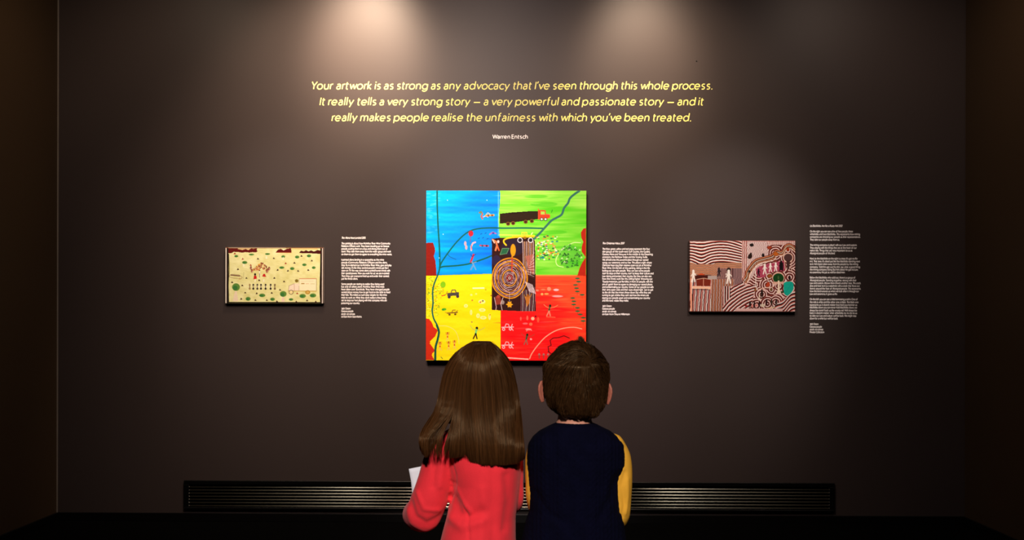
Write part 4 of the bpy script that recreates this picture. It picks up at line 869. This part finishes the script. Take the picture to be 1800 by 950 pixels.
def coat_fn(V, N_):
    V = seam(V, N_, arm_s, .0035, .0030); V = seam(V, N_, prin, .0035, .0030); V = seam(V, N_, xz([(868, 800), (869, 860), (870, 1000)]), .012, .0035)
    V = seam(V, N_, xz([(803, 850), (815, 872), (829, 890)]), .006, -.004)                       # fold below the armpit
    V = seam(V, N_, xz([(800, 872), (810, 893), (828, 897), (850, 889)]), .014, .0085); V = seam(V, N_, xz([(796, 905), (815, 914), (845, 905)]), .012, -.006)
    V = seam(V, N_, xz([(800, 846), (796, 866), (790, 886)]), .007, .005)
    V = seam(V, N_, xz([(768, 796), (766, 820), (764, 850)]), .007, .004); V = seam(V, N_, xz([(776, 790), (780, 815), (776, 850)]), .008, -.0035)
    V = seam(V, N_, xz([(722, 880), (732, 905), (752, 917), (778, 905), (790, 890)]), .008, .004); V = seam(V, N_, xz([(716, 895), (724, 918), (748, 932), (772, 922)]), .008, -.003)
    V = seam(V, N_, xz([(735, 862), (748, 890), (772, 893)]), .006, -.0035); V = seam(V, N_, xz([(890, 830), (894, 870), (888, 920)]), .010, .004); V = seam(V, N_, xz([(850, 850), (852, 900), (846, 950)]), .010, -.003)
    q_ = np.array([mnoise.noise(Vector((a*9, c*5, e*7))) for a, c, e in V])
    return V+N_*(q_*.0035)[:, None]
def clip_mesh(me, z):      # open the hem so that the legs come out of a real skirt
    bm = bmesh.new(); bm.from_mesh(me); bmesh.ops.bisect_plane(bm, geom=bm.verts[:]+bm.edges[:]+bm.faces[:], plane_co=(0, 0, z), plane_no=(0, 0, -1), clear_outer=True)
    bm.to_mesh(me); bm.free(); return me
coat = link('coat', clip_mesh(b.fuse(.0042, 3, fn=coat_fn), Z(1138)), M['coat'], girl, smooth=True)
md = coat.modifiers.new('thick', 'SOLIDIFY'); md.thickness = .003; md.offset = -1
for i in range(4):
    bm = bmesh.new(); bmesh.ops.create_cone(bm, cap_ends=True, segments=16, radius1=.010, radius2=.009, depth=.005, matrix=Matrix.Translation((gX, YK+.099+.006*(i > 2), Z(800+i*45))) @ Matrix.Rotation(PI/2, 4, 'X'))
    link('button', bm_mesh(bm), M['button'], coat)
# hair of the girl
ys = np.array([599.5, 603, 607, 613, 625, 640, 655, 670, 690, 710, 730, 760, 800])
Lx = np.array([846, 826, 812, 800, 789, 782, 778, 775, 772, 769.5, 766, 763, 762.]); Rx = np.array([850, 866, 877, 886, 894, 901, 905, 908, 911, 914, 916.5, 918, 919.])
zt = np.array([Z(y) for y in ys]); xl = np.array([K(a, y).x for a, y in zip(Lx, ys)]); xr = np.array([K(a, y).x for a, y in zip(Rx, ys)])
order = np.argsort(zt); zt, xl, xr = zt[order], xl[order], xr[order]
def env(z): return np.interp(z, zt, xl), np.interp(z, zt, xr)
def env_pt(u, z, s=1.0):
    """u -1..1 from the left temple round the back of the head to the right temple"""
    l, r = env(z); cx = (l+r)/2; W_ = (r-l)/2*s
    th = u*math.radians(112)
    dep = np.minimum(W_*1.32, .104*s)
    return cx+W_*np.sin(np.clip(th, -PI/2, PI/2))*np.where(np.abs(th) > PI/2, .985, 1), HC.y+.004-dep*np.cos(th)
ENDU = np.array([-1., -.30, -.285, -.17, -.16, .07, .085, .5, 1.]); ENDX = np.array([737, 748, 790, 813, 826, 857, 862, 905, 921.]); ENDZ = np.array([796, 806, 808, 805, 814, 820, 820, 819, 812.])
zsplit = Z(712)
N1 = 11500; KK = 20
u = np.sort(rng.uniform(-1, 1, N1)); lay = rng.random(N1)**1.6*.11; zstart = np.where(np.abs(u) < .2, 0, 0)
fine = rng.normal(0, 1, (N1, 4))
clump = np.round(u*31+rng.normal(0, .25, N1))/31; pull = rng.random(N1)*.5
uc = u+(clump-u)*pull
# piecewise ends: each lock keeps its own side of the gaps
for a_, b_ in ((-1, -.30), (-.285, -.17), (-.16, .07), (.085, 1)):
    pass
ex = np.interp(u, ENDU, [K(a, 800, -.10).x for a in ENDX]); ez = np.interp(u, ENDU, [K(850, a, -.10).z for a in ENDZ])
P = np.zeros((N1, KK, 3)); top = Z(600.2)
tt = np.linspace(0, 1, KK)
short = 1-np.abs(rng.normal(0, .022, N1))
for k, t in enumerate(tt):
    # t 0..0.42 : crown to the split height, then the free fall
    if t < .45:
        a = t/.45; z = top-(top-zsplit)*(a**1.75)-lay*.02
        x, y = env_pt(uc*.25+uc*.75*min(1, a*1.7), z, 1-lay*.9)
        x = x+ .006*math.exp(-a*6)*fine[:, 0]
    else:
        a = (t-.45)/.55; x0_, y0_ = env_pt(uc, zsplit, 1-lay*.9); z = zsplit+(ez-zsplit)*a*short
        s_ = a*a*(3-2*a)*.55+a*.45
        q_ = min(1, a/.66); sA = q_*q_*(3-2*q_); s_ = np.where(u < -.29, sA, s_)
        cu = (x0_-HC.x)/.105
        yb = HC.y-.004-(.116-.018*np.abs(uc)**2)+lay*.16
        x = x0_+(ex-x0_)*s_*np.clip(short, 0, 1); 
        y = y0_+(yb-y0_)*min(1, (a*1.25)**2*(3-2.5*a)) + .010*a**7
    wv = (math.sin(t*9)*.0016*fine[:, 1]+math.sin(t*5+1)*.0022*fine[:, 2])*t
    P[:, k, 0] = x+wv+.0012*fine[:, 3]*t; P[:, k, 1] = y+fine[:, 2]*.0015*t+(.0038*np.sin(uc*21+t*3+1)+.0020*np.sin(uc*57-t*2))*min(1, t*2); P[:, k, 2] = z
for _ in range(4): P[:, 1:-1] = P[:, 1:-1]*.5+(P[:, :-2]+P[:, 2:])*.25 if _ < 9 else P[:, 1:-1]
V1, F1 = strands_mesh(P, rng.uniform(.00035, .0008, N1))
# solid mass beneath: cap and curtain
b = Blob()
rings = []
for py in (600.5, 603, 607, 613, 625, 640, 660, 690, 715, 740):
    z = Z(py)-.005-.009*max(0, min(1, (640-py)/30)); l, r = env(Z(py)); s_ = .84
    W_ = (r-l)/2*s_; d = min(W_*1.32, .104*s_); rings.append((float((l+r)/2), HC.y-.004, z, float(W_), float(d*.9)))
b.zloft(rings, 32)
def curtain(cols):      # tapered slab of hair from the split height to its tip
    (xa0, xb0), (xa1, xb1), zt1, yo = cols
    R = []
    for a in (0, .25, .5, .75, .93, 1):
        s_ = a*a*(3-2*a); x0_, x1_ = K(xa0+(xa1-xa0)*s_, 760).x, K(xb0+(xb1-xb0)*s_, 760).x
        z = Z(712)+(Z(zt1)-Z(712))*a; th = .018*(1-.65*a)*(.25 if a in (0, 1) else 1)
        y = HC.y-.062-(yo-.066)*min(1, a*1.3)
        y += .012*(1-a); R.append((Vector(((x0_+x1_)/2, y, z)), Vector(((x1_-x0_)/2*(.8 if a == 1 else .93), 0, 0)), Vector((0, th, 0))))
    b.loft(R, 24)
for c_ in (((824, 846), (834, 850), 800, .090), ((856, 894), (870, 904), 800, .086)): curtain(c_)
base = b.fuse(.0045, 3)
hair_object(girl, V1, F1, base, M['girl_hair'])
# papers in her hands
ppr = empty('paper_handout', 'few sheets of white paper held in front of the girl in red', 'paper', K(745, 850, .228))
for i, (rot, dx, dz, dy) in enumerate(((.19, 0, 0, 0), (.10, .003, -.007, .003), (.30, .001, -.012, .006))):
    pw, ph = .070, .090
    C0 = K(718.5+i*2, 825+i*3, .228); R = Matrix.Rotation(-rot+.0, 3, 'Y') @ Matrix.Rotation(-.12, 3, 'Z')
    R = Matrix.Rotation(-rot, 3, 'Y')
    V = []; n = 8
    for j in range(n+1):
        for k in range(n+1):
            p_ = Vector((pw*j/n, .004*math.sin(j/n*PI)+dy, -ph*k/n)); p_ = R @ p_
            V.append(C0+p_)
    Fq = [(a*(n+1)+c, a*(n+1)+c+1, (a+1)*(n+1)+c+1, (a+1)*(n+1)+c) for a in range(n) for c in range(n)]
    s_ = link('sheet', np_mesh('sheet', V, Fq), M['paper'], ppr, smooth=True)
    md = s_.modifiers.new('t', 'SOLIDIFY'); md.thickness = .0004

# ================================================================== the boy
bX = K(1011, 800).x
boy = empty('person', 'boy with short brown hair in navy knitted vest over mustard sleeves, seen from behind', 'person', (bX, YK, 0))
BC = K(1011, 668); BC.y = YK+.0
b = Blob(); head(b, BC, 1.0)
b.tube([(BC+Vector((-.001, -.016, -.045)), .043), (BC+Vector((-.002, -.016, -.075)), .042), (BC+Vector((-.002, -.012, -.10)), .043), (BC+Vector((-.002, -.008, -.13)), .055)])
b.zloft([tz(752, 978, 1044, -.01, .035), tz(768, 955, 1068, -.01, .05), tz(800, 950, 1075, 0, .07), tz(850, 955, 1070, 0, .078), tz(910, 958, 1066, 0, .078), tz(970, 952, 1070, 0, .085), tz(1020, 950, 1072, -.005, .09), tz(1060, 962, 1062, -.005, .08)])
selL = K(942, 884, .01); sshL = K(948, 790); swL = K(985, 905, .17)
selR = K(1084, 902, .01); sshR = K(1080, 792); swR = K(1040, 905, .17)
for sh, el, wr in ((sshL, selL, swL), (sshR, selR, swR)):
    stube(b, [(sh, .029), ((sh+el)/2, .025), (el, .022), ((el+wr)/2, .020), (wr, .016)])
hand(b, swL, (.7, .35, -.25), (0.1, -.9, .1), (0, 0, 1), .45); hand(b, swR, (-.7, .15, -.25), (-.1, -.9, .1), (0, 0, 1), .45)
for sx in (-1, 1):
    hx = bX+sx*.045
    b.tube([(Vector((hx, YK, Z(1040))), .062), (Vector((hx, YK+.004, .42)), .056), (Vector((hx, YK+.01, .30)), .041), (Vector((hx, YK-.004, .22)), .043), (Vector((hx, YK-.006, .12)), .031), (Vector((hx, YK, .07)), .026)])
    b.loft([(Vector((hx, YK+yy, zz)), Vector((rx, 0, 0)), Vector((0, 0, rz))) for yy, zz, rx, rz in ((-.045, .026, .018, .018), (-.02, .032, .024, .024), (.03, .028, .026, .018), (.08, .022, .028, .012), (.098, .02, .016, .008))])
link('body', b.fuse(.0034, 3), M['skin'], boy, smooth=True)
eyes(boy, BC)
link('ear', ear_mesh(K(958.5, 689, .004), -1, 1.0), M['ear'], boy, smooth=True)
link('ear', ear_mesh(K(1062.5, 693, .004), 1, 1.0), M['ear'], boy, smooth=True)
# shirt: sleeves and yoke under the vest
b = Blob()
b.zloft([tz(764, 960, 1062, -.01, .05), tz(780, 945, 1078, -.008, .066), tz(850, 948, 1074, 0, .084), tz(950, 950, 1074, 0, .088)])
stube(b, [(K(950, 786), .032), (K(944, 812), .031), (K(941, 850), .0255), (K(943, 880, .01), .026), (K(952, 900, .06), .028), (K(975, 903, .13), .024), (K(984, 905, .158), .022)], 22, 6)
stube(b, [(K(1073, 784), .036), (K(1083, 806), .037), (K(1087, 842), .0355), (K(1087, 876), .0345), (K(1085, 903, .004), .0340), (K(1081, 914, .05), .028), (K(1055, 910, .12), .024), (K(1042, 906, .158), .022)], 22, 6)
def shirt_fn(V, N_):
    V = seam(V, N_, xz([(1096, 828), (1090, 850), (1096, 885), (1092, 905)]), .005, .0035); V = seam(V, N_, xz([(1100, 840), (1101, 870), (1097, 900)]), .005, -.003)
    q_ = np.array([mnoise.noise(Vector((a*16, c*10, e*11))) for a, c, e in V]); return V+N_*(q_*.0028)[:, None]
link('shirt', b.fuse(.004, 3, fn=shirt_fn), M['mustard'], boy, smooth=True)
# trousers
b = Blob(); b.tube([(Vector((bX, YK-.003, Z(1000))), .098), (Vector((bX, YK-.003, Z(1045))), .098)])
for sx in (-1, 1):
    hx = bX+sx*.045
    b.tube([(Vector((hx, YK, Z(1040))), .070), (Vector((hx, YK+.004, .42)), .066), (Vector((hx, YK+.01, .30)), .055), (Vector((hx, YK, .20)), .052), (Vector((hx, YK-.004, .10)), .047), (Vector((hx, YK-.002, .055)), .045)])
link('trousers', b.fuse(.005, 3), M['trouser'], boy, smooth=True)
for sx in (-1, 1): shoe(boy, bX+sx*.045, YK, sx*.15)
# vest
b = Blob()
b.zloft([tz(741, 980, 1040, -.016, .050), tz(743.5, 974, 1046, -.015, .056), tz(748, 962, 1056, -.013, .066), tz(756, 947, 1072, -.010, .077), tz(766, 936, 1084, -.006, .087), tz(780, 928, 1096, -.002, .095), tz(800, 926, 1100, 0, .100), tz(816, 926, 1101, 0, .101), tz(828, 927.5, 1096, 0, .101),
         tz(845, 929, 1092, 0, .101), tz(870, 931.5, 1091, 0, .102), tz(895, 932, 1092, 0, .104), tz(915, 926, 1096, 0, .106), tz(950, 918, 1101, 0, .110), tz(1000, 920, 1104, 0, .112), tz(1030, 930, 1096, 0, .106), tz(1040, 930, 1096, 0, .106)], 48)
def vest_fn(V, N_):
    x = (V[:, 0]-bX); z = V[:, 2]
    per = .040; c_ = np.mod(x+per/2, per)-per/2; wgt = np.clip((Z(748)-z)/.02, 0, 1)*np.clip(np.abs(N_[:, 1])*1.5, 0, 1)
    ph = z/.030*2*PI
    rope = np.maximum(np.exp(-((c_-.0055*np.sin(ph))/.0042)**2), np.exp(-((c_+.0055*np.sin(ph))/.0042)**2))
    rib = np.exp(-((np.abs(c_)-.015)/.0022)**2)*.6
    d = (rope*.0030+rib*.0022-.001)*wgt
    hem = np.clip((Z(1000)-z)/.005, 0, 1); d = d*(1-hem)+hem*.0015*np.sin(x/.006*PI)
    nk = np.exp(-((z-Z(744))/.004)**2); d = d+nk*.0012*np.sin(np.arctan2(x, V[:, 1]-YK)*60)
    q_ = np.array([mnoise.noise(Vector((a*7, c*6, e*7))) for a, c, e in V])
    V = V+N_*(d+q_*.004)[:, None]
    V = seam(V, N_, xz([(1080, 835), (1068, 870), (1050, 900)]), .010, .004); V = seam(V, N_, xz([(940, 860), (960, 890), (985, 905)]), .010, .004)
    return V
link('vest', b.fuse(.0036, 2, fn=vest_fn), M['navy'], boy, smooth=True)
# hair of the boy: a cap following the skull, strands running out of the whorl
hc = Vector((K(1013, 665).x, YK-.010, Z(664))); hr = Vector((K(1070.5, 660).x-hc.x, .092, Z(598)-Z(664)))
def hair_r(d):
    """outer surface of the haircut along direction d (unit, from hc); flatter sides, tapered nape"""
    x, y, z = d[..., 0], d[..., 1], d[..., 2]
    r = 1/np.sqrt((x/hr.x)**2+(y/hr.y)**2+(z/hr.z)**2)
    return r
b = Blob()
b.ell(hc, (hr.x*.955, hr.y*.955, hr.z*.955))
b.zloft([(K(1012, 640).x, hc.y, Z(640), hr.x*.96, hr.y*.96), (K(1012, 665).x, hc.y, Z(668), hr.x*.965, hr.y*.955), (K(1012, 690).x, hc.y-.002, Z(692), hr.x*.93, hr.y*.90), (K(1013, 710).x, hc.y-.008, Z(712), hr.x*.80, hr.y*.77), (K(1014, 724).x, hc.y-.016, Z(725), hr.x*.62, hr.y*.60), (K(1014, 731).x, hc.y-.020, Z(729), hr.x*.46, hr.y*.42)], 32)
def cut_fn(V, N_):      # leave the face free
    f = np.clip((V[:, 1]-(hc.y+.055+np.clip(V[:, 2]-hc.z-.01, 0, 1)*1.2))/.01, 0, 1)*(V[:, 2] < hc.z+.045)
    V[:, 1] -= f*np.maximum(0, V[:, 1]-(hc.y+.055)); return V
base = b.fuse(.004, 4, fn=cut_fn)
wh = Vector((K(1029, 634).x-hc.x, -.062, Z(634)-hc.z)); wh = np.array(wh)/np.linalg.norm(wh)
N2 = 8500; KB = 9
BV = np.empty(len(base.vertices)*3); base.vertices.foreach_get('co', BV); BV = BV.reshape(-1, 3)
BN = np.empty(len(base.vertices)*3); base.vertices.foreach_get('normal', BN); BN = BN.reshape(-1, 3)
ok = np.where((BV[:, 1] < hc.y+.055) | (BV[:, 2] > hc.z+.045))[0]
from mathutils.bvhtree import BVHTree
tree = BVHTree.FromPolygons([Vector(v) for v in BV], [tuple(p_.vertices) for p_ in base.polygons])
whp = np.array(tree.find_nearest(Vector(np.array(hc)+wh*.09))[0])
sel = rng.choice(ok, N2); P = np.zeros((N2, KB, 3))
for i, s_ in enumerate(sel):
    p_ = Vector(BV[s_])+Vector(rng.normal(0, .0012, 3)); r_ = (p_-Vector(whp)); dist = r_.length
    L_ = rng.uniform(.020, .046)*(1 if p_.z > Z(700) else .62); lift = (.0008+.0062*max(0, .5+1.1*mnoise.noise(Vector((p_.x*70+3, p_.y*70, p_.z*38)))))*rng.uniform(.5, 1); fl = rng.normal(0, .09)
    cl = mnoise.noise(Vector((p_.x*45, p_.y*45, p_.z*45)))*.45
    q_ = p_.copy(); loc, nn_, _, _ = tree.find_nearest(q_)
    for k in range(KB):
        P[i, k] = q_+nn_*(lift*(.35+.65*math.sin(min(1, k/(KB-1)*1.15)*PI*.8)))
        rad = (q_-Vector(whp)); rad -= nn_*rad.dot(nn_)
        if rad.length < 1e-5: rad = Vector((0, 0, -1))
        rl = rad.length; rad.normalize(); tan = nn_.cross(rad)
        sw = .95*math.exp(-rl/.035)
        d_ = rad+tan*(sw+fl+cl)
        g_ = Vector((0, 0, -1)); g_ -= nn_*g_.dot(nn_); d_ = (d_+g_*min(1.1, rl/.07)).normalized()
        q_ = q_+d_*L_/(KB-1); loc, nn_, _, _ = tree.find_nearest(q_); q_ = loc.copy()
        if q_.z < Z(731): q_.z = Z(731)+.0005*k/KB
# the little tuft standing up on the crown
for j in range(160):
    i = rng.integers(N2); r0 = K(1023, 604, -.02)+Vector(rng.normal(0, .003, 3))
    d_ = Vector((rng.normal(0, .12)-.05, rng.normal(0, .2), 1))
    for k in range(KB): P[i, k] = r0+d_*(.014*k/(KB-1))+Vector((-.004*(k/(KB-1))**2, 0, 0))
keep = np.linalg.norm(P[:, 0]-whp, axis=1) > .0045; P = P[keep]; N2 = len(P)
V2, F2 = strands_mesh(P, rng.uniform(.00035, .00075, N2))
hair_object(boy, V2, F2, base, M['boy_hair'])
